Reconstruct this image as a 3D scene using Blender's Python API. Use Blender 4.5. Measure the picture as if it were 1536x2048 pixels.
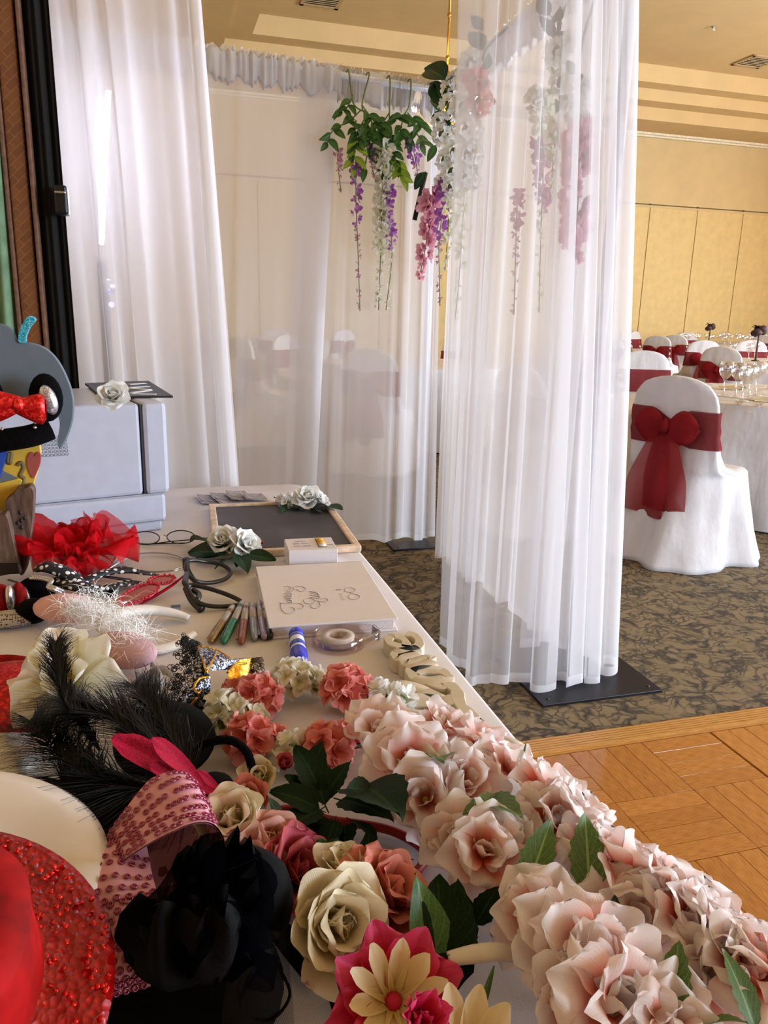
import bpy, math, random
from mathutils import Vector, Matrix
PI = math.pi
R = math.radians
for o in list(bpy.data.objects):
    bpy.data.objects.remove(o)
sc = bpy.context.scene
C = sc.collection

# ------------------------------------------------------------------ camera
FPX, CAMH, TABLE = 1540.0, 1.23, 0.74
YAW, PITCH, ROLL = R(16.41), R(14.58), R(1.406)
fw = Vector((math.sin(YAW) * math.cos(PITCH), math.cos(YAW) * math.cos(PITCH), -math.sin(PITCH)))
r0 = Vector((math.cos(YAW), -math.sin(YAW), 0))
u0 = r0.cross(fw)
rt = math.cos(ROLL) * r0 + math.sin(ROLL) * u0
up = -math.sin(ROLL) * r0 + math.cos(ROLL) * u0
CAM = Vector((0, 0, CAMH))
cd = bpy.data.cameras.new('camera')
cam = bpy.data.objects.new('camera', cd)
C.objects.link(cam)
m = Matrix.Identity(4)
for i in range(3):
    m[i][0], m[i][1], m[i][2], m[i][3] = rt[i], up[i], -fw[i], CAM[i]
cam.matrix_world = m
cd.sensor_fit = 'VERTICAL'
cd.sensor_height = 24
cd.lens = 24 * FPX / 2048
cd.clip_start = 0.02
cd.dof.use_dof = False
sc.camera = cam

# ------------------------------------------------------------------ world, lights, exposure
w = bpy.data.worlds.new('world')
sc.world = w
w.use_nodes = True
bg = w.node_tree.nodes['Background']
bg.inputs[0].default_value = (0.75, 0.86, 1.0, 1)
bg.inputs[1].default_value = 1.0

def area(name, loc, direction, sx, sy, power, col):
    l = bpy.data.lights.new(name, 'AREA')
    l.shape = 'RECTANGLE'
    l.size, l.size_y = sx, sy
    l.energy = power
    l.color = col
    o = bpy.data.objects.new(name, l)
    C.objects.link(o)
    o.location = loc
    o.rotation_euler = Vector(direction).to_track_quat('-Z', 'Z').to_euler()
    return o

# daylight entering by the windows of the wall behind the camera and of the far right wall
RX0, RX1, RY0 = -2.6, 15.0, -3.2          # the hall
FRONT_WINDOWS = [(5.4, 2.2), (8.4, 2.2), (11.4, 2.2)]
RIGHT_WINDOWS = [(1.6, 2.2), (4.6, 2.2), (8.5, 2.2), (11.6, 2.2)]
for i, (x, ww) in enumerate(FRONT_WINDOWS):
    area('window_daylight', (x, RY0 + 0.12, 1.85), (0, 1, -0.05), ww - 0.1, 2.5, 210, (0.66, 0.82, 1.0))
for i, (y, ww) in enumerate(RIGHT_WINDOWS):
    area('window_daylight', (15.0 - 0.12, y, 1.85), (-1, 0, -0.05), ww - 0.1, 2.5, (520, 420, 60, 30)[i], (0.68, 0.83, 1.0))

vs = sc.view_settings
vs.view_transform = 'Standard'
vs.look = 'None'
vs.gamma = 1
vs.use_curve_mapping = False
vs.exposure = 1.02
sc.cycles.transparent_max_bounces = 18
sc.cycles.max_bounces = 6
sc.cycles.diffuse_bounces = 3
sc.cycles.glossy_bounces = 2
sc.cycles.transmission_bounces = 4
sc.cycles.caustics_reflective = False
sc.cycles.caustics_refractive = False
sc.cycles.use_adaptive_sampling = True
sc.cycles.adaptive_threshold = 0.04
sc.cycles.sample_clamp_indirect = 6

# ------------------------------------------------------------------ pixel helpers (a pixel gives a direction; the plane it touches gives the distance)
def ray(px, py):
    return rt * ((px - 768) / FPX) - up * ((py - 1024) / FPX) + fw
def onz(px, py, z):
    d = ray(px, py)
    return CAM + d * ((z - CAMH) / d.z)
def T(px, py, dz=0.0):
    return onz(px, py, TABLE + dz)
def G(px, py):
    return onz(px, py, 0.0)
def aty(px, py, Y):
    d = ray(px, py)
    return CAM + d * (Y / d.y)
def atx(px, py, X):
    d = ray(px, py)
    return CAM + d * (X / d.x)

# ------------------------------------------------------------------ object helpers
WM = {}
def _link(o, parent, M):
    C.objects.link(o)
    if parent is not None:
        o.parent = parent
        o.matrix_basis = WM[parent.name].inverted() @ M
    else:
        o.matrix_basis = M
    WM[o.name] = M
    return o
def thing(name, label, cat, loc=(0, 0, 0), rz=0, group=None):
    o = bpy.data.objects.new(name, None)
    o.empty_display_size = 0.05
    _link(o, None, Matrix.Translation(Vector(loc)) @ Matrix.Rotation(rz, 4, 'Z'))
    return tag(o, label, cat, group)
def tag(o, label, cat, group=None):
    o['label'] = label
    o['category'] = cat
    if group:
        o['group'] = group
    return o
def put(name, me, mat, parent=None, M=None):
    if mat is not None and not me.materials:
        me.materials.append(MATS[mat] if isinstance(mat, str) else mat)
    o = bpy.data.objects.new(name, me)
    return _link(o, parent, M if M is not None else Matrix.Identity(4))
def struct(o):
    o['kind'] = 'structure'
    return o
def frame(loc, zdir, spin=0.0, s=1.0):
    q = Vector(zdir).normalized().to_track_quat('Z', 'Y').to_matrix().to_4x4()
    return Matrix.Translation(Vector(loc)) @ q @ Matrix.Rotation(spin, 4, 'Z') @ Matrix.Diagonal((s, s, s, 1))

class MB:
    """collects geometry of ONE piece and links it as one mesh"""
    def __init__(self):
        self.v, self.f, self.uv = [], [], {}
    def add(self, vs, fs):
        n = len(self.v)
        self.v += [Vector(p) for p in vs]
        self.f += [tuple(i + n for i in q) for q in fs]
        return n
    def box(self, c, s, M=None, taper=1.0):
        c = Vector(c); hx, hy, hz = s[0] / 2, s[1] / 2, s[2] / 2
        p = []
        for z in (-1, 1):
            k = taper if z > 0 else 1.0
            for x, y in ((-1, -1), (1, -1), (1, 1), (-1, 1)):
                p.append(Vector((x * hx * k, y * hy * k, z * hz)))
        p = [(M @ q if M else q) + c for q in p]
        self.add(p, [(3, 2, 1, 0), (4, 5, 6, 7), (0, 1, 5, 4), (1, 2, 6, 5), (2, 3, 7, 6), (3, 0, 4, 7)])
        return self
    def bevbox(self, c, s, b, M=None):
        # box with chamfered vertical and horizontal edges (three stacked rounded sections)
        c = Vector(c); hx, hy, hz = s[0] / 2, s[1] / 2, s[2] / 2
        b = min(b, hx * .95, hy * .95, hz * .95)
        def sec(ins, z):
            o = []
            for cx, cy, a0 in ((1, 1, 0), (-1, 1, 90), (-1, -1, 180), (1, -1, 270)):
                for k in (0, 45, 90):
                    a = R(a0 + k)
                    o.append(Vector((cx * (hx - b) + (b - ins) * math.cos(a), cy * (hy - b) + (b - ins) * math.sin(a), z)))
            return o
        secs = [sec(b * .95, -hz), sec(b * .3, -hz + b * .3), sec(0, -hz + b), sec(0, hz - b), sec(b * .3, hz - b * .3), sec(b * .95, hz)]
        secs = [[(M @ q if M else q) + c for q in s_] for s_ in secs]
        self.loft(secs, True, True)
        return self
    def loft(self, secs, closed=True, caps=False):
        n = len(secs[0]); base = len(self.v)
        for s_ in secs:
            self.v += [Vector(q) for q in s_]
        for i in range(len(secs) - 1):
            for j in range(n if closed else n - 1):
                a = base + i * n + j; b_ = base + i * n + (j + 1) % n
                self.f.append((a, b_, b_ + n, a + n))
        if caps:
            self.f.append(tuple(base + k for k in range(n))[::-1])
            self.f.append(tuple(base + (len(secs) - 1) * n + k for k in range(n)))
        return base
    def tube(self, pts, r, n=6, caps=True, flat=1.0, closed=False):
        pts = [Vector(p) for p in pts]; N = len(pts)
        rs = r if isinstance(r, (list, tuple)) else [r] * N
        secs = []; prev = None
        for i in range(N):
            if closed:
                t = (pts[(i + 1) % N] - pts[i - 1])
            else:
                t = pts[min(i + 1, N - 1)] - pts[max(i - 1, 0)]
            if t.length < 1e-9:
                t = Vector((0, 0, 1))
            t.normalize()
            if prev is None:
                a = Vector((0, 0, 1)) if abs(t.z) < .9 else Vector((1, 0, 0))
                x = t.cross(a).normalized()
            else:
                x = (prev - t * prev.dot(t))
                x = x.normalized() if x.length > 1e-6 else t.orthogonal().normalized()
            prev = x
            y = t.cross(x)
            secs.append([pts[i] + (x * math.cos(k * 2 * PI / n) + y * math.sin(k * 2 * PI / n) * flat) * rs[i] for k in range(n)])
        if closed:
            secs.append(secs[0])
        self.loft(secs, True, caps and not closed)
        return self
    def lathe(self, prof, n=24, M=None, caps=False):
        secs = []
        for r_, z in prof:
            s_ = [Vector((r_ * math.cos(k * 2 * PI / n), r_ * math.sin(k * 2 * PI / n), z)) for k in range(n)]
            secs.append([M @ q for q in s_] if M else s_)
        self.loft(secs, True, caps)
        return self
    def grid(self, fn, nu, nv, closed_u=False):
        base = len(self.v); cols = nu if closed_u else nu + 1
        for j in range(nv + 1):
            for i in range(cols):
                self.uv[len(self.v)] = (i / nu, j / nv)
                self.v.append(Vector(fn(i / nu, j / nv)))
        for j in range(nv):
            for i in range(nu):
                a = base + j * cols + i; b = base + j * cols + (i + 1) % cols
                self.f.append((a, b, b + cols, a + cols))
        return self
    def prism(self, poly, z0, z1, M=None):
        n = len(poly)
        p = [Vector((x, y, z0)) for x, y in poly] + [Vector((x, y, z1)) for x, y in poly]
        if M:
            p = [M @ q for q in p]
        self.add(p, [tuple(range(n))[::-1], tuple(range(n, 2 * n))] + [(i, (i + 1) % n, (i + 1) % n + n, i + n) for i in range(n)])
        return self
    def sphere(self, c, r, nu=10, nv=7, M=None):
        c = Vector(c)
        r = (r, r, r) if not isinstance(r, (tuple, list)) else r
        prof = []
        secs = []
        for j in range(nv + 1):
            a = PI * (j / nv - .5); k = max(math.cos(a), .02)
            s_ = [Vector((r[0] * k * math.cos(i * 2 * PI / nu), r[1] * k * math.sin(i * 2 * PI / nu), r[2] * math.sin(a))) for i in range(nu)]
            secs.append([(M @ q if M else q) + c for q in s_])
        self.loft(secs, True, True)
        return self
    def mesh(self, name, smooth=True, recenter=False):
        off = Vector((0, 0, 0))
        if recenter and self.v:
            lo = Vector([min(q[k] for q in self.v) for k in range(3)]); hi = Vector([max(q[k] for q in self.v) for k in range(3)])
            off = Vector(((lo.x + hi.x) / 2, (lo.y + hi.y) / 2, lo.z))
        me = bpy.data.meshes.new(name)
        me.from_pydata([tuple(q - off) for q in self.v], [], self.f)
        if self.uv:
            l = me.uv_layers.new(name='uv')
            d = [0.0] * (2 * len(me.loops))
            vi = [0] * len(me.loops)
            me.loops.foreach_get('vertex_index', vi)
            for k, i in enumerate(vi):
                t = self.uv.get(i, (0.5, 0.5))
                d[2 * k], d[2 * k + 1] = t
            l.data.foreach_set('uv', d)
        if smooth:
            me.polygons.foreach_set('use_smooth', [True] * len(me.polygons))
        me.update()
        return me, off
    def build(self, name, mat, parent=None, smooth=True, sharp=None):
        """verts are world coordinates"""
        me, off = self.mesh(name, smooth, True)
        if smooth and sharp is not None:
            me.set_sharp_from_angle(angle=R(sharp))
        return put(name, me, mat, parent, Matrix.Translation(off))

def curve_pts(pts, n=8, closed=False):
    """Catmull-Rom through the points"""
    P = [Vector(p) for p in pts]; N = len(P); out = []
    for i in range(N if closed else N - 1):
        if closed:
            a, b, c, d = P[i - 1], P[i], P[(i + 1) % N], P[(i + 2) % N]
        else:
            a, b, c, d = P[max(i - 1, 0)], P[i], P[i + 1], P[min(i + 2, N - 1)]
        for k in range(n):
            t = k / n
            out.append(.5 * ((2 * b) + (c - a) * t + (2 * a - 5 * b + 4 * c - d) * t * t + (3 * b - a - 3 * c + d) * t ** 3))
    if not closed:
        out.append(P[-1])
    return out
def lerp(a, b, t):
    return a + (b - a) * t
def interp(tab, x):
    if x <= tab[0][0]:
        return tab[0][1]
    for (x0, y0), (x1, y1) in zip(tab, tab[1:]):
        if x <= x1:
            k = (x - x0) / (x1 - x0)
            return y0 + (y1 - y0) * k
    return tab[-1][1]

# ------------------------------------------------------------------ materials
MATS = {}
def srgb(c):
    if isinstance(c, str):
        c = [int(c[i:i + 2], 16) / 255 for i in (0, 2, 4)]
    return tuple(((x / 12.92) if x <= .04045 else ((x + .055) / 1.055) ** 2.4) for x in c) + (1,)
class NT:
    def __init__(self, name):
        self.m = bpy.data.materials.new(name); self.m.use_nodes = True
        self.t = self.m.node_tree; self.t.nodes.clear()
        self.out = self.n('ShaderNodeOutputMaterial')
        MATS[name] = self.m
    def n(self, ty, **kw):
        x = self.t.nodes.new(ty)
        for k, v in kw.items():
            if k.startswith('_'):
                x.inputs[k[1:].replace('_', ' ')].default_value = v
            else:
                setattr(x, k, v)
        return x
    def l(self, a, b):
        self.t.links.new(a, b)
    def noise(self, scale, detail=3, coord='Object', stretch=None):
        tc = self.n('ShaderNodeTexCoord')
        nz = self.n('ShaderNodeTexNoise'); nz.inputs['Scale'].default_value = scale; nz.inputs['Detail'].default_value = detail
        if stretch:
            mp = self.n('ShaderNodeMapping'); mp.inputs['Scale'].default_value = stretch
            self.l(tc.outputs[coord], mp.inputs[0]); self.l(mp.outputs[0], nz.inputs[0])
        else:
            self.l(tc.outputs[coord], nz.inputs[0])
        return nz.outputs[0]
    def ramp(self, fac, stops):
        r_ = self.n('ShaderNodeValToRGB'); e = r_.color_ramp.elements
        while len(e) < len(stops):
            e.new(.5)
        for k, (p, c) in enumerate(stops):
            e[k].position = p; e[k].color = srgb(c)
        self.l(fac, r_.inputs[0])
        return r_.outputs[0]
    def bump(self, h, strength=.2, dist=.002):
        b = self.n('ShaderNodeBump'); b.inputs['Strength'].default_value = strength; b.inputs['Distance'].default_value = dist
        self.l(h, b.inputs['Height'])
        return b.outputs[0]
    def math(self, op, a, b=None):
        x = self.n('ShaderNodeMath', operation=op)
        for k, q in enumerate((a, b)):
            if q is None:
                continue
            if isinstance(q, (int, float)):
                x.inputs[k].default_value = q
            else:
                self.l(q, x.inputs[k])
        return x.outputs[0]
    def bsdf(self, col, rough=.6, metal=0, normal=None, **kw):
        p = self.n('ShaderNodeBsdfPrincipled')
        if isinstance(col, (str, tuple, list)):
            p.inputs['Base Color'].default_value = srgb(col)
        else:
            self.l(col, p.inputs['Base Color'])
        if isinstance(rough, (int, float)):
            p.inputs['Roughness'].default_value = rough
        else:
            self.l(rough, p.inputs['Roughness'])
        p.inputs['Metallic'].default_value = metal
        if normal is not None:
            self.l(normal, p.inputs['Normal'])
        for k, v in kw.items():
            p.inputs[k.replace('_', ' ')].default_value = v
        return p.outputs[0]
    def fin(self, sh):
        self.l(sh, self.out.inputs[0])
        return self.m
    def mix(self, fac, a, b):
        x = self.n('ShaderNodeMixShader')
        if isinstance(fac, (int, float)):
            x.inputs[0].default_value = fac
        else:
            self.l(fac, x.inputs[0])
        self.l(a, x.inputs[1]); self.l(b, x.inputs[2])
        return x.outputs[0]
    def colmix(self, fac, a, b, mode='MIX'):
        x = self.n('ShaderNodeMix', data_type='RGBA', blend_type=mode)
        for k, q in ((0, fac), (6, a), (7, b)):
            if isinstance(q, (int, float)):
                x.inputs[k].default_value = q
            elif isinstance(q, (str, tuple, list)):
                x.inputs[k].default_value = srgb(q)
            else:
                self.l(q, x.inputs[k])
        return x.outputs[2]

def shade(c, k):
    v = [int(c[i:i + 2], 16) for i in (0, 2, 4)]
    return ''.join('%02x' % max(0, min(255, int(x * k))) for x in v)
def plain(name, col, rough=.5, metal=0, var=.06, scale=30, bump=0, bscale=200, **kw):
    t = NT(name)
    c = t.ramp(t.noise(scale), [(.3, shade(col, 1 - var)), (.7, shade(col, 1 + var))])
    nrm = t.bump(t.noise(bscale, 2), bump) if bump else None
    return t.fin(t.bsdf(c, rough, metal, nrm, **kw))
def glitter(name, col, hi, rough=.3, metal=.7, scale=900):
    t = NT(name)
    tc = t.n('ShaderNodeTexCoord'); vo = t.n('ShaderNodeTexVoronoi'); vo.inputs['Scale'].default_value = scale
    t.l(tc.outputs['Object'], vo.inputs[0])
    c = t.ramp(vo.outputs['Color'], [(.2, col), (.55, shade(col, 1.2)), (.75, hi)])
    b = t.n('ShaderNodeBump'); b.inputs['Strength'].default_value = .9; b.inputs['Distance'].default_value = .002
    t.l(vo.outputs['Color'], b.inputs['Height'])
    return t.fin(t.bsdf(c, rough, metal, b.outputs[0]))
def sheer(name, col, alpha, transl=.5, weave=0.0, rough=.9):
    """thin cloth: partly open weave, the threads both reflect and pass light"""
    t = NT(name)
    d = t.n('ShaderNodeBsdfDiffuse'); d.inputs[0].default_value = srgb(col)
    tr = t.n('ShaderNodeBsdfTranslucent'); tr.inputs[0].default_value = srgb(col)
    tp = t.n('ShaderNodeBsdfTransparent')
    body = t.mix(transl, d.outputs[0], tr.outputs[0])
    a = alpha
    if weave:
        a = t.math('ADD', t.math('MULTIPLY', t.noise(14, 2, 'Object', (1, 1, .08)), weave), alpha - weave / 2)
    return t.fin(t.mix(a, tp.outputs[0], body))
def petalmat(name, stops, transl=.3, rough=.6):
    """colour runs from the petal's base (uv.y 0) to its tip"""
    t = NT(name)
    uv = t.n('ShaderNodeUVMap'); sx = t.n('ShaderNodeSeparateXYZ'); t.l(uv.outputs[0], sx.inputs[0])
    f = t.math('ADD', sx.outputs[1], t.math('MULTIPLY', t.math('SUBTRACT', t.noise(60), .5), .25))
    c = t.ramp(f, stops)
    wv = t.n('ShaderNodeTexWave'); wv.inputs['Scale'].default_value = 9; wv.inputs['Distortion'].default_value = 1.5
    t.l(uv.outputs[0], wv.inputs[0])
    p = t.bsdf(c, rough, 0, t.bump(wv.outputs['Fac'], .12, .001))
    tr = t.n('ShaderNodeBsdfTranslucent'); t.l(c, tr.inputs[0])
    return t.fin(t.mix(transl, p, tr.outputs[0]))
def leafmat(name, dark, light, vein, rough=.4, spec=.4):
    t = NT(name)
    uv = t.n('ShaderNodeUVMap'); sx = t.n('ShaderNodeSeparateXYZ'); t.l(uv.outputs[0], sx.inputs[0])
    ax = t.math('ABSOLUTE', t.math('SUBTRACT', sx.outputs[0], .5))
    mid = t.math('LESS_THAN', ax, .035)
    side = t.math('LESS_THAN', t.math('FRACT', t.math('MULTIPLY', t.math('SUBTRACT', sx.outputs[1], t.math('MULTIPLY', ax, .7)), 7)), .10)
    vv = t.math('MAXIMUM', mid, t.math('MULTIPLY', side, .45))
    base = t.ramp(t.noise(40), [(.3, dark), (.75, light)])
    c = t.colmix(vv, base, vein)
    p = t.bsdf(c, rough, 0, t.bump(vv, .35, .0015), Specular_IOR_Level=spec)
    tr = t.n('ShaderNodeBsdfTranslucent'); t.l(c, tr.inputs[0])
    return t.fin(t.mix(.15, p, tr.outputs[0]))
def glassy(name, tint='ffffff', rough=.02, fac=.16):
    t = NT(name)
    tp = t.n('ShaderNodeBsdfTransparent'); tp.inputs[0].default_value = srgb(tint)
    g = t.n('ShaderNodeBsdfGlossy'); g.inputs['Roughness'].default_value = rough
    return t.fin(t.mix(fac, tp.outputs[0], g.outputs[0]))
def emis(name, col, s):
    t = NT(name)
    e = t.n('ShaderNodeEmission'); e.inputs[0].default_value = srgb(col); e.inputs[1].default_value = s
    return t.fin(e.outputs[0])

# ---- material library
plain('wall_paint', 'd2b684', .8, var=.02, scale=3, bump=.05, bscale=120)
plain('ceiling_paint', 'd6b682', .85, var=.02, scale=2, bump=.05, bscale=90)
plain('panel_vinyl', 'd6b87c', .7, var=.03, scale=6, bump=.08, bscale=300)
plain('dark_joint', '6b5430', .8)
plain('white_trim', 'e9dcc0', .6)
plain('vent_metal', 'b79a6c', .5)
plain('vent_dark', '5c4426', .7)
plain('black_metal', '17161a', .38, .3, bump=.05)
plain('plate_metal', '1d1b22', .42, .4, var=.15, scale=12, bump=.05)
plain('steel', 'b9bac0', .25, .9)
plain('brass', 'b8893a', .3, .9)
plain('white_metal', 'dcdce2', .4, .1)
t = NT('carpet')
tc = t.n('ShaderNodeTexCoord')
mp = t.n('ShaderNodeMapping'); mp.inputs['Scale'].default_value = (4.6, 6.4, 4.6)
nz = t.n('ShaderNodeTexNoise'); nz.inputs['Scale'].default_value = 5; nz.inputs['Detail'].default_value = 3
t.l(tc.outputs['Object'], nz.inputs[0])
off = t.n('ShaderNodeMix', data_type='VECTOR'); off.inputs[0].default_value = .26
t.l(tc.outputs['Object'], off.inputs[4]); t.l(nz.outputs['Color'], off.inputs[5]); t.l(off.outputs[1], mp.inputs[0])
vo = t.n('ShaderNodeTexVoronoi', feature='DISTANCE_TO_EDGE'); vo.inputs['Scale'].default_value = 1.9
t.l(mp.outputs[0], vo.inputs[0])
vo2 = t.n('ShaderNodeTexVoronoi', feature='DISTANCE_TO_EDGE'); vo2.inputs['Scale'].default_value = 4.6
t.l(mp.outputs[0], vo2.inputs[0])
e1 = t.ramp(vo.outputs['Distance'], [(.0, '000000'), (.10, 'ffffff')])
e2 = t.ramp(vo2.outputs['Distance'], [(.0, '303030'), (.13, 'ffffff')])
ee = t.colmix(1.0, e1, e2, 'MULTIPLY')
brk = t.ramp(t.noise(16, 3), [(.32, '000000'), (.50, 'ffffff')])      # the dark veins are broken up
ee = t.colmix(brk, 'ffffff', ee)
pile = t.ramp(t.noise(300, 3), [(.3, '6c573b'), (.7, '8c744e')])
pile = t.colmix(t.ramp(t.noise(9, 4), [(.35, '000000'), (.7, 'ffffff')]), pile, '857050')
c = t.colmix(ee, '2e2518', pile)
t.fin(t.bsdf(c, .95, 0, t.bump(t.noise(600, 2), .7, .004)))
t = NT('parquet')
rnd = t.n('ShaderNodeObjectInfo')
g = t.noise(30, 4, 'Object', (1, 14, 14))
base = t.ramp(rnd.outputs['Random'], [(0, 'b0702e'), (.5, 'b87834'), (1, 'c0803a')])
grain = t.ramp(g, [(.3, 'b9a090'), (.62, 'ffffff')])
c = t.colmix(.75, base, grain, 'MULTIPLY')
t.fin(t.bsdf(c, t.ramp(g, [(.3, '585858'), (.7, '404040')]), 0, t.bump(g, .12, .001)))
plain('parquet_gap', '6e4520', .8)
t = NT('oak_edging')
t.fin(t.bsdf(t.ramp(t.noise(20, 4, 'Object', (1, 20, 20)), [(.3, 'a9702f'), (.7, 'd09a50')]), .35))
sheer('voile', 'f8f6fa', .64, .36, .06)
sheer('voile_front', 'f9f8fc', .52, .36, .06)
sheer('voile_back', 'f4f1f6', .74, .30, .06)
sheer('voile_hem', 'f6f4f8', .84, .35)
sheer('voile_head', 'f1eff3', .86, .30)
t = NT('linen')
c = t.ramp(t.noise(8), [(.3, 'd6d0d4'), (.7, 'e2dce0')])
t.fin(t.bsdf(c, .85, 0, t.bump(t.noise(900, 2), .12, .001)))
t = NT('cover_cloth')
c = t.ramp(t.noise(5), [(.3, 'c2bcbe'), (.7, 'd2cccd')])
t.fin(t.bsdf(c, .8, 0, t.bump(t.noise(9, 3, 'Object', (1, 1, .45)), .6, .02)))
sheer('organza_burgundy', '9c2a2e', .80, .45, .15)
sheer('organza_band', '8a3236', .84, .25, .10)
plain('petal_dark', '3a1f22', .6)
glassy('glass', 'ffffff', .02, .26)
plain('cutlery', 'cfc9bd', .18, .95)
plain('napkin', 'd6cbb6', .7, var=.1)
plain('plate_china', 'ece6da', .25)
emis('lamp_glow', 'ffe2b4', 40)
emis('led_white', 'eef0ff', 45)
emis('led_blue', '3a38ff', 14)
plain('crystal', 'f6efe2', .08, 0, Transmission_Weight=.5)

# ------------------------------------------------------------------ the hall
WALLY = 16.0
CEIL0 = 5.10
Y1 = onz(1300, 240, CEIL0).y;  Z1 = aty(1300, 214, Y1).z
Y2 = onz(1300, 201, Z1).y;     Z2 = aty(1300, 177, Y2).z
Y3 = onz(1300, 164, Z2).y;     Z3 = aty(1300, 128, Y3).z
XL3 = onz(513, 45, Z2).x; XL2 = onz(448, 85, Z1).x; XL1 = XL2 - .5
DANCE_Y = 1.842
mb = MB(); mb.box(((RX0 + RX1) / 2, (DANCE_Y + WALLY) / 2, -.05), (RX1 - RX0, WALLY - DANCE_Y, .1))
struct(mb.build('floor', 'carpet', smooth=False))
# portable dance floor of parquet panels
DX0, DX1, DY0 = RX0, RX1, RY0
mb = MB(); mb.box(((DX0 + DX1) / 2, (DY0 + DANCE_Y) / 2, -.055), (DX1 - DX0, DANCE_Y - DY0, .1))
dance = struct(mb.build('floor_parquet', 'parquet_gap', smooth=False))
PW, PL, NB = .060, .240, 4
pm = MB(); pm.bevbox((0, 0, 0), (PL - .0012, PW - .0010, .014), .0012); plank_me, _ = pm.mesh('plank', False)
plank_me.materials.append(MATS['parquet'])
rng = random.Random(5)
far_ = MB()
for iy in range(0, 19):
    for ix in range(-11, 26):
        cx = .252 + ix * (PL + .0005) + (.006 if ix >= 6 else 0); cy = DANCE_Y - .09 - PL / 2 - iy * (PL + .0005)
        near = not (cy < .35 or (cx < .45 and cy > .8) or cx < .2 or cx > 1.15 + (cy - .3) * .62)
        for k in range(NB):
            d = (k - (NB - 1) / 2) * PW; turn = (ix + iy) % 2 == 0
            p_ = (cx + d, cy) if turn else (cx, cy + d)
            if near:
                M = Matrix.Translation((p_[0], p_[1], -.004 + rng.uniform(-.0004, .0004))) @ Matrix.Rotation(PI / 2 if turn else 0, 4, 'Z')
                put('plank', plank_me, None, dance, M)
            else:
                far_.box((p_[0], p_[1], -.004), (PW - .001, PL - .0012, .014) if turn else (PL - .0012, PW - .001, .014))
o = far_.build('plank_field', 'parquet', dance, smooth=False); o['kind'] = 'stuff'
mb = MB()
for k in range(6):
    mb.box(((DX0 + DX1) / 2, DANCE_Y - .012 - k * .0115, .004), (DX1 - DX0, .0085, .010))
mb.box(((DX0 + DX1) / 2, DANCE_Y - .040, -.004), (DX1 - DX0, .09, .010))
struct(mb.build('trim_1', 'oak_edging', smooth=False))

# back wall with its folding panels
mb = MB(); mb.box(((RX0 + RX1) / 2, WALLY + .1, CEIL0 / 2), (RX1 - RX0, .2, CEIL0))
wall_back = struct(mb.build('wall_back', 'wall_paint', smooth=False))
ptop = aty(1396, 417, WALLY).z
jx = aty(1300, 410, WALLY).x; dx = (aty(1486, 424, WALLY).x - jx) / 2
pan = MB(); pan.bevbox((0, 0, 0), (dx - .02, .03, ptop - .1), .006); pan_me, _ = pan.mesh('panel', False)
pan_me.materials.append(MATS['panel_vinyl'])
k = -10
while jx + k * dx < RX1 - .3:
    x = jx + (k + .5) * dx
    if x - dx / 2 > RX0 and x + dx / 2 < RX1:
        put('panel', pan_me, None, wall_back, Matrix.Translation((x, WALLY - .012, (ptop - .1) / 2 + .05)))
        hb = MB(); hb.box((x + dx / 2, WALLY - .02, ptop + .012), (.05, .03, .03)); hb.build('panel_hanger', 'dark_joint', wall_back, False)
    k += 1
mb = MB(); mb.box(((RX0 + RX1) / 2, WALLY - .004, ptop + .012), (RX1 - RX0 - .1, .012, .022)); mb.build('panel_track', 'dark_joint', wall_back, False)
zc = aty(1300, 280, WALLY).z
mb = MB(); mb.box(((RX0 + RX1) / 2, WALLY - .05, (zc + CEIL0) / 2 + .02), (RX1 - RX0, .10, CEIL0 - zc - .04))
mb.box(((RX0 + RX1) / 2, WALLY - .09, CEIL0 - .02), (RX1 - RX0, .18, .04))
struct(mb.build('trim_2', 'white_trim', smooth=False))
# other walls with the windows that light the hall
def wall_with_windows(name, axis, at, lo, hi, wins, thick):
    mb = MB(); z0, z1 = .55, 3.15
    def bx(a, b, c_, d):
        if b - a < .01: return
        if axis == 'y': mb.box(((a + b) / 2, at, (c_ + d) / 2), (b - a, thick, d - c_))
        else: mb.box((at, (a + b) / 2, (c_ + d) / 2), (thick, b - a, d - c_))
    bx(lo, hi, 0, z0); bx(lo, hi, z1, CEIL0)
    cur = lo
    for c_, ww in sorted(wins):
        bx(cur, c_ - ww / 2, z0, z1); cur = c_ + ww / 2
    bx(cur, hi, z0, z1)
    return struct(mb.build(name, 'wall_paint', smooth=False))
wall_with_windows('wall_front', 'y', RY0 - .1, RX0, RX1, FRONT_WINDOWS, .2)
wall_with_windows('wall_right', 'x', RX1 + .1, RY0, WALLY, RIGHT_WINDOWS, .2)
wall_with_windows('wall_left', 'x', RX0 - .1, RY0, WALLY, [], .2)
wn = 0
for axis, wins in (('y', FRONT_WINDOWS), ('x', RIGHT_WINDOWS)):
    for c_, ww in wins:
        wn += 1
        mb = MB()
        for s_ in (-1, 0, 1):
            p = c_ + s_ * (ww / 2 - .03)
            mb.box((p, RY0 - .1, 1.85) if axis == 'y' else (RX1 + .1, p, 1.85), (.06, .08, 2.6) if axis == 'y' else (.08, .06, 2.6))
        for zz in (.58, 1.85, 3.12):
            mb.box((c_, RY0 - .1, zz) if axis == 'y' else (RX1 + .1, c_, zz), (ww, .08, .06) if axis == 'y' else (.08, ww, .06))
        wo = struct(mb.build('window_%d' % wn, 'white_trim', smooth=False))
        g_ = MB(); g_.box((c_, RY0 - .12, 1.85) if axis == 'y' else (RX1 + .12, c_, 1.85), (ww - .1, .006, 2.5) if axis == 'y' else (.006, ww - .1, 2.5))
        g_.build('pane', 'glass', wo, False)
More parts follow.
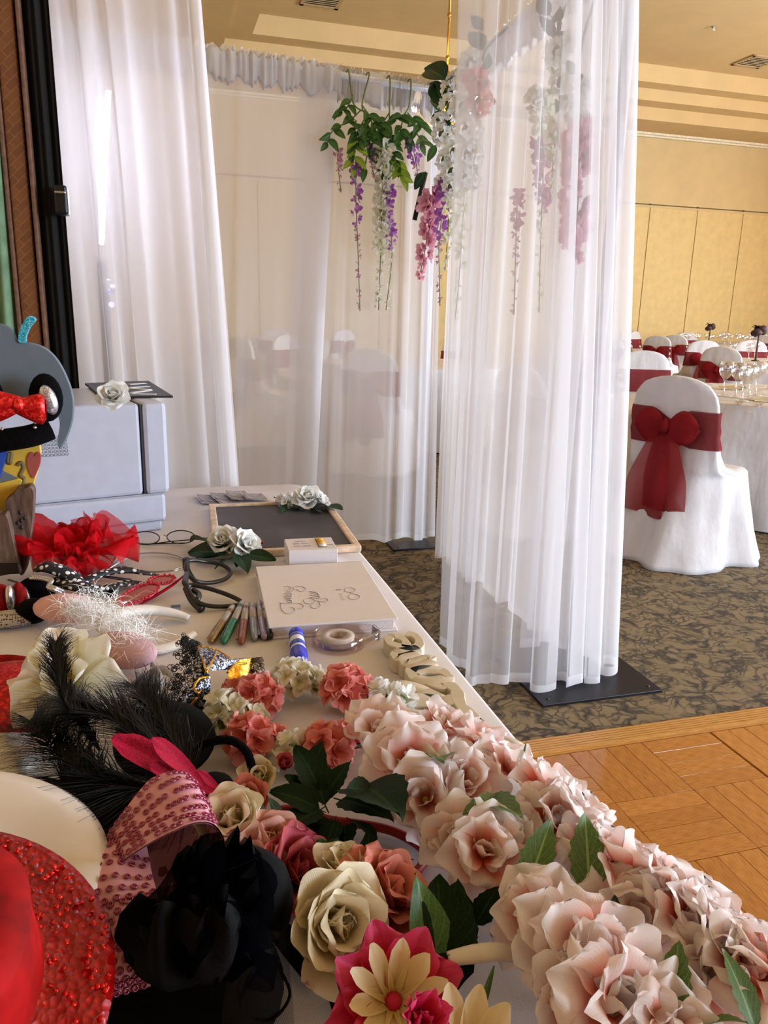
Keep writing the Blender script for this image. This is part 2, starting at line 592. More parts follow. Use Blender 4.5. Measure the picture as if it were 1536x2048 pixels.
# stepped tray ceiling
mb = MB()
TX1, TYF = RX1 - 1.6, 3.0
def ring(x0, x1, y0, y1, X0, X1, Ya, Yb, z, th):
    mb.box(((X0 + X1) / 2, (y1 + Yb) / 2, z + th / 2), (X1 - X0, Yb - y1, th))
    mb.box(((X0 + X1) / 2, (Ya + y0) / 2, z + th / 2), (X1 - X0, y0 - Ya, th))
    mb.box(((X0 + x0) / 2, (y0 + y1) / 2, z + th / 2), (x0 - X0, y1 - y0, th))
    mb.box(((x1 + X1) / 2, (y0 + y1) / 2, z + th / 2), (X1 - x1, y1 - y0, th))
ring(XL1, TX1, TYF, Y1, RX0, RX1, RY0, WALLY, CEIL0, Z1 - CEIL0)
ring(XL2, TX1 - .5, TYF + .5, Y2, XL1 - .1, TX1 + .1, TYF - .1, Y1 + .1, Z1, Z2 - Z1)
ring(XL3, TX1 - 1.0, TYF + 1.0, Y3, XL2 - .1, TX1 - .4, TYF + .4, Y2 + .1, Z2, Z3 - Z2)
mb.box(((XL3 + TX1) / 2 - .5, (TYF + Y3) / 2 + .5, Z3 + .05), (TX1 - XL3, Y3 - TYF, .1))
ceiling = struct(mb.build('ceiling', 'ceiling_paint', smooth=False))
def vent(px, py, sx, sy, label):
    p = onz(px, py, Z3)
    v = thing('ceiling_vent', label, 'vent', (p.x, p.y, Z3 - .03))
    mb = MB()
    for s_ in (-1, 1):
        mb.box((p.x + s_ * sx / 2, p.y, Z3 - .012), (.06, sy + .06, .024)); mb.box((p.x, p.y + s_ * sy / 2, Z3 - .012), (sx + .06, .06, .024))
    mb.build('vent_frame', 'vent_metal', v, False)
    mb = MB(); mb.box((p.x, p.y, Z3 - .004), (sx, sy, .006)); mb.build('vent_back', 'vent_dark', v, False)
    for k in range(7):
        mb = MB(); mb.box((p.x, p.y + (k - 3) * sy / 7.5, Z3 - .014), (sx - .04, .05, .008), Matrix.Rotation(.5, 3, 'X')); mb.build('vent_slat', 'vent_metal', v, False)
vent(1512, 122, .55, .55, 'square metal air vent in the ceiling above the dining hall, right edge')
vent(645, -2, .55, .55, 'square metal air vent in the ceiling above the booth back curtain')
p = onz(1427, 53, Z3)
s_ = thing('ceiling_sprinkler', 'tiny bright sprinkler head on the tan ceiling', 'sprinkler', (p.x, p.y, Z3 - .06))
mb = MB(); mb.lathe([(.001, 0), (.035, -.005), (.03, -.012), (.012, -.02), (.012, -.045)], 12, Matrix.Translation((p.x, p.y, Z3))); mb.build('sprinkler_body', 'steel', s_)
mb = MB(); mb.lathe([(.001, -.047), (.03, -.048), (.03, -.053), (.001, -.055)], 12, Matrix.Translation((p.x, p.y, Z3))); mb.build('deflector', 'white_metal', s_)

# ------------------------------------------------------------------ chandeliers (warm light of the hall)
def chandelier(x, y, zb, label, power, ztop=None):
    ztop = ztop or Z3
    t_ = thing('chandelier', label, 'chandelier', (x, y, zb - .3), 0, 'hall chandeliers')
    L = ztop - zb - .35
    mb = MB(); mb.tube([(x, y, zb + .35), (x, y, ztop)], .012, 6)
    for k in range(int(L / .35)):
        mb.sphere((x, y, zb + .5 + k * .35), .022, 6, 4)
    mb.build('chain', 'brass', t_)
    mb = MB(); mb.lathe([(.001, 0), (.09, -.0), (.07, -.05), (.02, -.06)], 14, Matrix.Translation((x, y, ztop))); mb.build('ceiling_rose', 'brass', t_)
    mb = MB(); mb.lathe([(.001, .4), (.03, .38), (.02, .25), (.05, .15), (.02, .05), (.06, -.03), (.02, -.12), (.001, -.15)], 12, Matrix.Translation((x, y, zb))); mb.build('stem', 'brass', t_)
    for k in range(6):
        a = k * PI / 3 + .3; ca, sa = math.cos(a), math.sin(a)
        mb = MB(); mb.tube(curve_pts([(x, y, zb), (x + .14 * ca, y + .14 * sa, zb - .09), (x + .28 * ca, y + .28 * sa, zb - .05), (x + .32 * ca, y + .32 * sa, zb + .04)], 4), .012, 6)
        arm = mb.build('arm', 'brass', t_)
        q = Vector((x + .32 * ca, y + .32 * sa, zb + .04))
        mb = MB(); mb.lathe([(.001, 0), (.04, .01), (.045, .02)], 10, Matrix.Translation(q)); mb.build('cup', 'brass', arm)
        mb = MB(); mb.lathe([(.001, .02), (.025, .04), (.038, .08), (.025, .13), (.002, .17)], 10, Matrix.Translation(q)); mb.build('bulb', 'lamp_glow', arm)
        mb = MB()
        for j in range(3):
            mb.lathe([(.001, -.04 - j * .05), (.016, -.055 - j * .05), (.001, -.085 - j * .05)], 6, Matrix.Translation(q))
        mb.build('crystal_drop', 'crystal', arm)
    l = bpy.data.lights.new('chandelier_light', 'POINT'); l.energy = power; l.color = (1.0, .72, .40); l.shadow_soft_size = .35
    lo = bpy.data.objects.new('chandelier_light', l); C.objects.link(lo); lo.parent = t_; lo.matrix_basis = Matrix.Translation((0, 0, .15))
p = aty(872, 232, 7.5)
chandelier(aty(896, 100, 7.5).x, 7.5, p.z, 'lit brass chandelier on a thin chain behind the booth corner', 24)
chandelier(9.6, 5.6, 3.3, 'unseen brass chandelier added as warm fill over the middle of the hall', 90)  # added out of view as warm fill for the closed hall
chandelier(13.0, 10.0, 3.3, 'unseen brass chandelier added as warm fill by the far right windows', 120)  # another added lamp outside the frame, warms the far tables and back wall

# ------------------------------------------------------------------ petals, leaves, flowers
def petal_mesh(name, mat, L=1.0, W=1.0, bend=.6, cup=.25, ruffle=.05, freq=2.5, point=0.0, base=.12, nu=8, nv=7, seed=0, notch=0.0, back=0.0):
    """petal lying along +Y, concave towards +Z; bend curls it up (+) or out (-); back rolls the tip outwards"""
    rg = random.Random(seed); ph = rg.uniform(0, 6)
    mb = MB(); cen = []; y = z = 0.0; a = 0.0
    for j in range(nv + 1):
        v = j / nv
        cen.append((y, z, a))
        a = bend * v - back * max(0, v - .6) ** 1.0 * 3
        y += math.cos(a) * L / nv; z += math.sin(a) * L / nv
    def fn(u, v):
        j = min(int(round(v * nv)), nv)
        y, z, a = cen[j]
        uu = 2 * u - 1
        pr = base + (1 - base) * math.sin(min(v ** .75, 1) * PI * .5)
        vv = max(0.0, (v - .5) / .5); end = max(0.0, 1 - vv ** 2.6) ** .5 if point < .5 else max(0.0, 1 - v ** 2.2)
        wd = W / 2 * pr * (end * .45 + .55)
        n = cup * W * (uu * uu) * math.sin(PI * min(1, v * .8 + .15)) + ruffle * W * math.sin(uu * freq * PI + ph) * v * v
        n += ruffle * .7 * W * math.sin(uu * freq * 2.3 + ph * 2 + v * 4) * v * v
        ext = -L * (.26 if point < .5 else .0) * uu * uu * v ** 2.2 * min(1, W) - notch * L * (1 - abs(uu)) * (v ** 6)
        wob = 1 + ruffle * .8 * math.sin(v * 9 + ph + (3 if uu > 0 else 0)) * abs(uu)
        return (uu * wd * wob, y + ext - n * math.sin(a), z + n * math.cos(a))
    mb.grid(fn, nu, nv)
    me, _ = mb.mesh(name)
    me.materials.append(MATS[mat])
    return me
def leaf_mesh(name, mat, L=1.0, W=.5, bend=-.5, fold=.25, serr=0.0, nu=6, nv=10, stem=.12, seed=0):
    mb = MB(); rg = random.Random(seed); tw = rg.uniform(-.2, .2)
    cen = []; y = z = a = 0.0
    for j in range(nv + 1):
        cen.append((y, z)); a = .3 + bend * j / nv; y += math.cos(a) * L / nv; z += math.sin(a) * L / nv
    def fn(u, v):
        y, z = cen[int(round(v * nv))]; uu = 2 * u - 1
        pr = math.sin(PI * v ** .8) ** .8 * (1 - .25 * v)
        wd = W / 2 * pr + .004
        k = 1 + (serr * (1 if int(round(v * nv)) % 2 else -1) if abs(uu) > .95 else 0)
        return (uu * wd * k, y, z + fold * W * abs(uu) * pr + tw * uu * W * v * .5)
    mb.grid(fn, nu, nv)
    mb.tube([(0, -stem, -stem * .15), (0, 0, 0), (0, L * .3, cen[3][1] - .006)], [.012, .014, .006], 4)
    me, _ = mb.mesh(name)
    me.materials.append(MATS[mat])
    return me
petalmat('peach_petal', [(.0, 'e8583a'), (.30, 'f2937c'), (.52, 'f8cbc0'), (.82, 'fdf3f1')], .5)
petalmat('peach_petal_soft', [(.0, 'ee7860'), (.30, 'f5b8aa'), (.55, 'fae0da'), (.9, 'fef8f7')], .5)
petalmat('coral_petal', [(.0, 'd8504a'), (.5, 'ea7d76'), (1, 'f3aaa2')], .3)
petalmat('cream_petal', [(.0, 'd8d08a'), (.3, 'f0ead0'), (1, 'f6f2e6')], .3)
petalmat('ivory_rose', [(.0, 'c9a869'), (.45, 'e3cfa4'), (1, 'eddfc2')], .25)
petalmat('white_rose', [(.0, 'e6e2cc'), (.3, 'f6f5f2'), (1, 'fcfcfb')], .3)
petalmat('pink_rose', [(.0, 'd98a5e'), (.5, 'e59a8c'), (1, 'eebcb2')], .25)
petalmat('salmon_rose', [(.0, 'b84a38'), (.5, 'd06a58'), (1, 'de8a78')], .25)
petalmat('rose_red', [(.0, '8e1a2c'), (.5, 'c03a4c'), (1, 'd06070')], .25)
petalmat('hot_pink', [(.0, 'd81a50'), (.6, 'd81848'), (1, 'e84a86')], .25)
petalmat('daisy_cream', [(.0, 'c9a050'), (.4, 'e8cf98'), (1, 'f3e6c4')], .25)
petalmat('magnolia', [(.0, 'b9b070'), (.3, 'ece4c4'), (1, 'f8f4ea')], .3)
petalmat('wisteria_purple', [(.0, 'e6cfe6'), (.4, 'c07ccc'), (1, 'a848b8')], .35)
petalmat('wisteria_mauve', [(.0, 'ead2d8'), (.5, 'd79ab8'), (1, 'bd7fa8')], .35)
petalmat('wisteria_cream', [(.0, 'd8e09a'), (.4, 'f2f0d8'), (1, 'faf8f0')], .35)
petalmat('wisteria_pink', [(.0, 'd8648c'), (.4, 'eba0b8'), (1, 'f5c4d0')], .35)
leafmat('leaf_dark', '0f2c18', '1b4024', '35603a', .45, .3)
leafmat('leaf_mid', '2c5420', '44732c', '6a934c', .45)
leafmat('leaf_olive', '3f5a28', '5c7a3a', '86a05a', .5)
leafmat('leaf_lime', '7a9a1e', '9cb83a', 'c0d060', .45)
leafmat('leaf_deep', '0b1c0a', '152c10', '213c1a', .65, .12)
plain('stem_green', '6b7a34', .6)
plain('stem_dark', '2a3418', .6)
plain('stamen_yellow', 'c9c64a', .6)

PET = {}
def petset(key, mat, n=3, **kw):
    PET[key] = [petal_mesh(key + '_petal', mat, seed=i * 7 + 3, **{k: (v if not isinstance(v, tuple) else v[0] + (v[1] - v[0]) * i / max(1, n - 1)) for k, v in kw.items()}) for i in range(n)]
for key, mat in (('peach', 'peach_petal'), ('peachs', 'peach_petal_soft')):
    petset(key, mat, 4, W=(.95, 1.25), bend=(.6, .1), cup=(.30, .14), ruffle=(.05, .10), freq=(1.4, 2.2), back=(.3, .9), base=.22, nu=10, nv=9)
ROSES = {'white': 'white_rose', 'ivory': 'ivory_rose', 'pink': 'pink_rose', 'salmon': 'salmon_rose', 'red': 'rose_red'}
for key, mat in ROSES.items():
    petset(key + '_in', mat, 2, W=1.15, bend=(.9, .7), cup=.5, ruffle=.012, base=.35, nu=8, nv=6)
    petset(key + '_out', mat, 3, W=(1.15, 1.25), bend=(.75, .45), cup=(.30, .22), ruffle=(.02, .045), freq=1.4, back=(.7, 1.2), base=.3, nu=10, nv=9)
petset('hot', 'hot_pink', 3, W=(.65, .9), bend=(.3, .6), cup=(.3, .2), ruffle=.06, back=(.1, .5), base=.3)
petset('daisy', 'daisy_cream', 3, W=(.30, .38), bend=(.25, .5), cup=(.25, .15), ruffle=.02, back=0, base=.4, point=0)
petset('magnolia', 'magnolia', 3, W=(.95, 1.1), bend=(.3, .5), cup=(.2, .3), ruffle=(.05, .08), freq=1.4, back=(.5, .8), base=.2)
LEAF = {}
for key, mat, Wd, serr, fold, bend in (('dark', 'leaf_dark', .60, 0, .15, -.5), ('mid', 'leaf_mid', .52, 0, .18, -.7), ('olive', 'leaf_olive', .46, .09, .16, -.6),
                                       ('lime', 'leaf_lime', .50, 0, .18, -.7), ('deep', 'leaf_deep', .62, .05, .12, -.5), ('blade', 'leaf_mid', .14, 0, .2, .1)):
    LEAF[key] = [leaf_mesh(key + '_leaf', mat, 1.0, Wd, bend + i * .3, fold, serr, seed=i, nv=12 if serr else 9) for i in range(2)]

def leaf(parent, loc, tip, size, key, rng, roll=None, name='leaf', nrm=None):
    """leaf from loc pointing to the tip point"""
    loc, tip = Vector(loc), Vector(tip)
    y = (tip - loc).normalized()
    zr = Vector((0, 0, 1)) if abs(y.z) < .93 else Vector((0, -1, .2))
    if nrm is not None: zr = Vector(nrm)
    x = y.cross(zr).normalized(); z = x.cross(y)
    M = Matrix((x.to_4d(), y.to_4d(), z.to_4d(), (0, 0, 0, 1))).transposed()
    M[3][0] = M[3][1] = M[3][2] = 0; M[0][3], M[1][3], M[2][3] = loc; M[3][3] = 1
    for i in range(3):
        M[i][0], M[i][1], M[i][2] = x[i], y[i], z[i]
    M = M @ Matrix.Rotation(rng.uniform(-.5, .5) if roll is None else roll, 4, 'Y') @ Matrix.Diagonal((size, size, size, 1))
    return put(name, rng.choice(LEAF[key]), None, parent, M)
def px_leaf(parent, a, b, za, zb, key, rng, k=1.0, roll=None):
    A, B = T(a[0], a[1], za), T(b[0], b[1], zb)
    return leaf(parent, A, B, (B - A).length * k, key, rng, roll)

CORES = {}
def core_mesh(key, mat):
    if key not in CORES:
        mb = MB(); mb.lathe([(.001, -.12), (.10, -.08), (.17, .04), (.16, .20), (.10, .30), (.02, .33)], 9)
        me, _ = mb.mesh('bud'); me.materials.append(MATS[mat]); CORES[key] = me
    return CORES[key]
def pet(blossom, M, key, az, el, s, rad=.0, lift=.0, rng=None, tw=0.0):
    me = PET[key][rng.randrange(len(PET[key]))]
    P = M @ Matrix.Rotation(az, 4, 'Z') @ Matrix.Translation((0, rad, lift)) @ Matrix.Rotation(el, 4, 'X') @ Matrix.Rotation(tw, 4, 'Y') @ Matrix.Diagonal((s, s, s, 1))
    put('petal', me, None, blossom, P)
def rose(parent, loc, zdir, rad, kind, rng, layers=4, name='rose'):
    """layered rose; rad is the open radius"""
    M = frame(loc, zdir, rng.uniform(0, 6), rad)
    b = put(name, core_mesh('rose_' + kind, ROSES[kind]), None, parent, M)
    spec = [(3, 82, .46, .03, .10, '_in'), (4, 74, .58, .07, .05, '_in'), (5, 58, .78, .08, .0, '_out'), (5, 34, .92, .10, -.05, '_out'), (5, 14, .95, .12, -.10, '_out')][:layers]
    a0 = rng.uniform(0, 6)
    for li, (n, el, s, rr, lf, kk) in enumerate(spec):
        for k in range(n):
            pet(b, M, kind + kk, a0 + k * 2 * PI / n + rng.uniform(-.15, .15) + li * .6, R(el + rng.uniform(-7, 7)), s * rng.uniform(.92, 1.08), rr, lf, rng, rng.uniform(-.15, .15))
    return b
def ruffled(parent, loc, zdir, rad, key, rng, n=13, name='blossom', core=None):
    """loose ruffled silk blossom"""
    M = frame(loc, zdir, rng.uniform(0, 6), rad)
    b = put(name, core_mesh('r' + key, core or 'stamen_yellow'), None, parent, M @ Matrix.Diagonal((.5, .5, .5, 1)))
    i = 0
    for el, cnt, s in ((72, 3, .60), (46, 4, .88), (14, max(4, n - 7), 1.08)):
        a0 = rng.uniform(0, 6)
        for k in range(cnt):
            pet(b, M, key, a0 + k * 2 * PI / cnt + rng.uniform(-.25, .25), R(el + rng.uniform(-12, 12)), s * rng.uniform(.85, 1.12), .06, .03, rng, rng.uniform(-.35, .35))
    return b
FLOR = {}
def floret(key, mat, np=4, W=.95, bend=.35, cup=.15, ruffle=.06, cmat='stamen_yellow'):
    """one small blossom of a cluster as a single mesh"""
    if key in FLOR: return FLOR[key]
    res = []
    for sd in range(2):
        mb = MB(); rg = random.Random(sd)
        for k in range(np):
            el = R(rg.uniform(15, 40)); az = k * 2 * PI / np + rg.uniform(-.2, .2)
            Mx = Matrix.Rotation(az, 3, 'Z') @ Matrix.Rotation(el, 3, 'X')
            def fn(u, v, Mx=Mx, k=k):
                uu = 2 * u - 1; wd = W / 2 * (.15 + .85 * math.sin(min(1, v ** .7) * PI / 2)) * max(.1, (1 - v ** 4)) ** .5
                return Mx @ Vector((uu * wd, v, cup * uu * uu + bend * v * v * .6 - .25 * v ** 4 + ruffle * math.sin(uu * 4 + k)))
            mb.grid(fn, 4, 4)
        n = len(mb.v)
        me, _ = mb.mesh('floret'); me.materials.append(MATS[mat]); res.append(me)
    FLOR[key] = res
    return res
floret('coral', 'coral_petal', 5); floret('cream', 'cream_petal', 4); floret('white', 'white_rose', 4)
floret('w_purple', 'wisteria_purple', 3, .8, .6); floret('w_mauve', 'wisteria_mauve', 3, .8, .6); floret('w_cream', 'wisteria_cream', 3, .9, .5); floret('w_pink', 'wisteria_pink', 4, .9, .5)
def cluster(parent, loc, rad, key, rng, n=13, fsz=.42, name='flower_cluster', up_=(0, 0, 1), core='stem_green'):
    M = frame(loc, up_, 0, rad)
    mb = MB(); mb.sphere((0, 0, 0), .42, 8, 5); me, _ = mb.mesh('cluster_core'); me.materials.append(MATS[core])
    b = put(name, me, None, parent, M)
    for k in range(n):
        z = 1 - (k + .5) / n * 1.35; a = k * 2.39996; r_ = math.sqrt(max(0, 1 - z * z))
        d = Vector((r_ * math.cos(a), r_ * math.sin(a), z))
        put('floret', rng.choice(FLOR[key]), None, b, M @ frame(d * rng.uniform(.5, .68), d, rng.uniform(0, 6), fsz * rng.uniform(.85, 1.15)))
    return b

# ------------------------------------------------------------------ the curtained photo booth
def along(pts, s):
    seg = [(Vector(b) - Vector(a)).length for a, b in zip(pts, pts[1:])]
    tot = sum(seg); d = s * tot
    for k, L in enumerate(seg):
        if d <= L or k == len(seg) - 1:
            t_ = d / L
            return Vector(pts[k]).lerp(Vector(pts[k + 1]), t_)
        d -= L
def curtain(name, label, top, bot, ztop, zbot, nfold, amp, over, seed, N=260, Mz=26, mat='voile', head=True, hem=.035, group='white sheer booth curtains', flat=None, pinch=.35):
    """hanging voile: top and bot are plan curves; ztop may be (z at start, z at end)"""
    rg = random.Random(seed)
    ph = [rg.uniform(0, 6) for _ in range(6)]
    zt = ztop if isinstance(ztop, tuple) else (ztop, ztop)
    T_ = [along(top, i / N) for i in range(N + 1)]; B_ = [along(bot, i / N) for i in range(N + 1)]
    def sm(P, i):
        a = P[max(i - 8, 0)]; b = P[min(i + 8, N)]
        t_ = (b - a)
        return t_.normalized() if t_.length > 1e-6 else Vector((1, 0))
    def fold(s):
        return 2 * PI * (nfold * s + .35 * math.sin(2 * PI * s * 1.3 + ph[0]) + .22 * math.sin(2 * PI * s * 3.1 + ph[1]))
    def ampl(s):
        k = .55 + .45 * math.sin(2 * PI * s * 2.2 + ph[2]) * math.sin(2 * PI * s * 1.1 + ph[3])
        if flat:
            k *= interp(flat, s)
        return k
    def fn(u, v):
        i = int(round(u * N)); z = lerp(lerp(zt[0], zt[1], u), zbot, v)
        e = v ** .8
        p = T_[i].lerp(B_[i], e); t_ = sm(T_, i).lerp(sm(B_, i), e).normalized(); n = Vector((t_.y, -t_.x))
        f = fold(u) + .25 * math.sin(v * 3 + ph[4]); A = amp * ampl(u) * (pinch + (1 - pinch) * v)
        d = n * (A * math.sin(f) + .3 * A * math.sin(2.3 * f + ph[5])) - t_ * (over * ampl(u) * math.sin(2 * f) * (.4 + .6 * v))
        zz = z
        if v > .97: zz += .012 * math.sin(f * .5 + ph[4])
        return (p.x + d.x, p.y + d.y, zz)
    vh = 1 - hem / (zt[0] - zbot)
    root = thing(name, label, 'curtain', (sum(p.x for p in B_) / len(B_), sum(p.y for p in B_) / len(B_), zbot), 0, group)
    mb = MB(); mb.grid(lambda u, v: fn(u, v * vh), N, Mz); mb.build('drape', mat, root)
    mb = MB(); mb.grid(lambda u, v: fn(u, vh + v * (1 - vh)), N, 2); mb.build('hem', 'voile_hem', root)
    if head:
        mb = MB()
        def hd(u, v):
            i = int(round(u * N)); z = lerp(zt[0], zt[1], u); t_ = sm(T_, i); n = Vector((t_.y, -t_.x)); f = fold(u) * 1.7
            a = v * 2 * PI
            r_ = .026 + .007 * math.sin(f * 1.9) + .004 * math.sin(f * 4.7 + v * 3)
            zz = r_ * math.cos(a) * 1.2 - (.060 + .014 * math.sin(f + 1)) * max(0, -math.cos(a)) ** 1.5
            q = T_[i] + n * (r_ * math.sin(a) * (1 + .25 * math.sin(f * 3.1)))
            return (q.x, q.y, z + zz + .004 * math.sin(f * 5.3))
        mb.grid(hd, N, 12); mb.build('rod_pocket', 'voile_head', root)
        mb = MB()
        def ruf(u, v):
            i = int(round(u * N)); z = lerp(zt[0], zt[1], u); t_ = sm(T_, i); n = Vector((t_.y, -t_.x)); f = fold(u) * 1.7
            q = T_[i] + n * ((.012 * math.sin(f * 3.3) + .006 * math.sin(f * 7.1)) * (.3 + v))
            return (q.x, q.y, z + .024 + v * (.020 + .010 * math.sin(f * 2.7)))
        mb.grid(ruf, N, 2); mb.build('heading_frill', 'voile_head', root)
    return root
BX = 1.37                       # plan of the booth: right posts
ZR = lambda x: 2.318 - .042 * x      # the back rod sags a little to the right
frame_ = thing('booth_frame', 'white posts and rods with flat black floor plates carrying the booth curtains', 'stand', (.3, 3.0, 0))
def rod(a, b, r_=.016, nm='rod'):
    mb = MB(); mb.tube([a, b], r_, 8); return mb.build(nm, 'white_metal', frame_)
for (x, y) in ((BX, 2.24), (BX + .01, 3.95), (-.82, 3.95), (-.82, 2.36)):
    rod((x, y, 0.0), (x, y, 2.34), .019, 'post')
    pl_ = MB(); pl_.bevbox((x, y, .006), (.45, .45, .010), .002)
    q = pl_.build('base_plate', 'plate_metal', frame_, False)
    for dx_, dy_ in ((-.19, -.19), (.19, -.19)):
        bb = MB(); bb.lathe([(.001, .0135), (.006, .0135), (.007, .010)], 8, Matrix.Translation((x + dx_, y + dy_, 0))); bb.build('bolt_hole', 'black_metal', q)
rod((-.82, 3.86, ZR(-.82)), (BX + .02, 3.86, ZR(BX)))
rod((BX, 2.24, 2.33), (BX + .02, 3.86, 2.30)); rod((-.82, 2.36, 2.33), (BX, 2.24, 2.33)); rod((-.82, 2.36, 2.33), (-.82, 3.86, 2.33))
a_, b_ = aty(851, 345, 3.78), aty(829, 440, 3.78)
mb = MB(); mb.tube([a_, b_], .012, 6); mb.build('strut', 'black_metal', frame_)
# back curtain, two overlapping panels
curtain('sheer_curtain', 'white sheer curtain across the booth back, left panel behind the printer', [(-.80, 3.86), (.87, 3.86)], [(-.82, 3.88), (.20, 3.86), (.74, 3.83)], (ZR(-.8), ZR(.87)), .02, 11, .030, .020, 11, N=300, mat='voile_back', flat=[(0, 1), (.62, 1), (.70, 1.2), (.76, .5), (.80, .2), (.90, .3), (.93, 1.3), (1, 1.3)])
curtain('sheer_curtain', 'white sheer curtain across the booth back, right panel behind the hanging wisteria', [(.70, 3.885), (1.38, 3.885)], [(.60, 3.86), (1.42, 3.87)], (ZR(.7), ZR(1.38)), .02, 7, .026, .018, 23, N=220, mat='voile_back', flat=[(0, 1.3), (.18, 1.2), (.28, .2), (.62, .2), (.72, 1.2), (1, 1)])
# side curtain and the gathered front panels
curtain('sheer_curtain', 'white sheer curtain along the booth right side, behind the gathered front panel', [(BX + .05, 3.82), (BX + .05, 2.42)], [(BX - .01, 3.60), (BX + .04, 2.45)], (2.30, 2.33), .015, 10, .035, .022, 37, N=220)
curtain('sheer_curtain', 'white gathered sheer curtain at the booth front right, hem over the black plate', [(.85, 2.30), (.875, 2.22), (1.10, 2.19), (1.335, 2.20), (1.35, 2.27), (1.20, 2.31)], [(.985, 2.56), (.975, 2.22), (1.10, 2.155), (1.285, 2.115), (1.42, 2.14), (1.49, 2.19), (1.52, 2.29), (1.42, 2.42), (1.28, 2.44)], 2.335, .012, 10, .045, .034, 41, N=320, pinch=.55, mat='voile_front')
curtain('sheer_curtain', 'white gathered sheer curtain at the booth front left, beside the black drape', [(-.80, 2.38), (-.30, 2.34), (.135, 2.30)], [(-.80, 2.40), (-.20, 2.34), (.245, 2.28)], 2.335, .015, 12, .034, .026, 53, N=300, pinch=.5)

# light stand inside the booth, its lamp seen edge-on through the left curtain
a_, b_, c_ = aty(217, 182, 2.62), aty(203, 488, 2.62), aty(218, 745, 2.62)
ls = thing('light_stand', 'slim photo light on a pole with glowing edge, behind the left sheer curtain', 'light stand', (c_.x, 2.62, 0))
mb = MB(); mb.tube([(c_.x, 2.62, .02), (c_.x, 2.62, b_.z - .05)], .016, 8); mb.build('pole', 'black_metal', ls)
mb = MB(); mb.lathe([(.16, 0), (.16, .012), (.03, .025), (.018, .06)], 20, Matrix.Translation((c_.x, 2.62, 0))); mb.build('foot', 'black_metal', ls)
mb = MB(); mb.tube([a_, b_], .007, 8); mb.build('lamp_tube', 'led_white', ls)
p0, p1, p2 = aty(196, 192, 2.63), aty(187, 268, 2.63), aty(201, 490, 2.63)
mb = MB(); mb.loft([[p + Vector((0, 0, 0)), p + Vector((0, .05, 0)), q + Vector((0, .05, 0)), q] for p, q in ((p0, aty(204, 192, 2.63)), (p1, aty(212, 268, 2.63)), (p2, aty(207, 490, 2.63)))], True, True)
plain('light_grey', '8e8a96', .5); mb.build('lamp_housing', 'light_grey', ls, False)
q = aty(216, 572, 2.61)
mb = MB(); mb.lathe([(.022, -.02), (.026, 0), (.022, .02)], 12, Matrix.Translation(q), True); mb.build('collar', 'steel', ls)
q = aty(223, 609, 2.58)
mb = MB(); mb.sphere(q, .009, 8, 6); mb.build('indicator_light', 'led_blue', ls)
area('booth_lamp_light', a_.lerp(b_, .5) + Vector((.03, -.03, 0)), (.5, -1, -.55), .06, .40, .5, (.55, .66, 1.0)).parent = None

# black drape, folded partition panels and green curtain edge at the far left
plain('black_velvet', '060507', .95, var=.1)
plain('partition_trim', '6a4a38', .7, var=.15, scale=60, bump=.3)
t = NT('partition_fabric')
tc = t.n('ShaderNodeTexCoord'); mp = t.n('ShaderNodeMapping'); mp.inputs['Rotation'].default_value = (0, R(45), 0)
t.l(tc.outputs['Object'], mp.inputs[0])
br = t.n('ShaderNodeTexBrick'); br.inputs['Scale'].default_value = 14
mp2 = t.n('ShaderNodeMapping'); mp2.inputs['Rotation'].default_value = (R(90), 0, 0); t.l(mp.outputs[0], mp2.inputs[0]); t.l(mp2.outputs[0], br.inputs[0])
br.inputs['Color1'].default_value = srgb('7a4a24'); br.inputs['Color2'].default_value = srgb('6c3f1e'); br.inputs['Mortar'].default_value = srgb('8a5c2e'); br.inputs['Mortar Size'].default_value = .012
t.fin(t.bsdf(br.outputs['Color'], .8, 0, t.bump(br.outputs['Fac'], .4, .002)))
plain('green_fabric', '6d8a6c', .85, var=.1, scale=20, bump=.2)
YD = 2.27
def xat(px, py, Y): return aty(px, py, Y).x
d_ = thing('black_drape', 'tall black drape hanging between the brown partition and the white curtain', 'curtain', (xat(95, 600, YD), YD, 0))
mb = MB(); x0, x1 = xat(66, 300, YD), xat(117, 300, YD)
mb.grid(lambda u, v: (lerp(x0, x1, u) + .012 * v * u, YD + .012 * math.sin(u * 9 + 1) + .006 * math.sin(u * 21), 2.6 * (1 - v) + .01), 30, 6); mb.build('drape', 'black_velvet', d_)
mb = MB(); mb.tube([(x0 - .02, YD, 2.62), (x1 + .03, YD, 2.62)], .014, 8); mb.build('rod', 'black_metal', d_)
for x_ in (x0 - .015,):
    mb = MB(); mb.tube([(x_, YD + .03, 0), (x_, YD + .03, 2.64)], .014, 8); mb.build('post', 'black_metal', d_)
q0, q1 = aty(108, 372, YD - .03), aty(140, 432, YD - .03)
mb = MB(); mb.bevbox(((q0.x + q1.x) / 2, YD - .035, (q0.z + q1.z) / 2), (q1.x - q0.x, .05, q0.z - q1.z), .006)
cl = mb.build('clamp', 'black_metal', d_, False)
mb = MB(); mb.bevbox(((q0.x + q1.x) / 2, YD - .062, q0.z - .018), (q1.x - q0.x - .006, .008, .006), .002); mb.build('clamp_screw', 'steel', cl, False)
pt = thing('partition_panel', 'brown woven folding partition panel standing at the left picture edge', 'partition', (xat(35, 400, 2.25), 2.35, 0))
x0, x1 = xat(14, 300, 2.25), xat(56, 300, 2.25)
mb = MB(); mb.bevbox(((x0 + x1) / 2 - .004, 2.35, 1.35), (x1 - x0 - .004, .2, 2.68), .004); mb.build('panel_core', 'partition_fabric', pt, False)
mb = MB(); mb.bevbox((x1 + .004, 2.345, 1.35), (.010, .21, 2.70), .003); mb.build('edge_trim', 'partition_trim', pt, False)
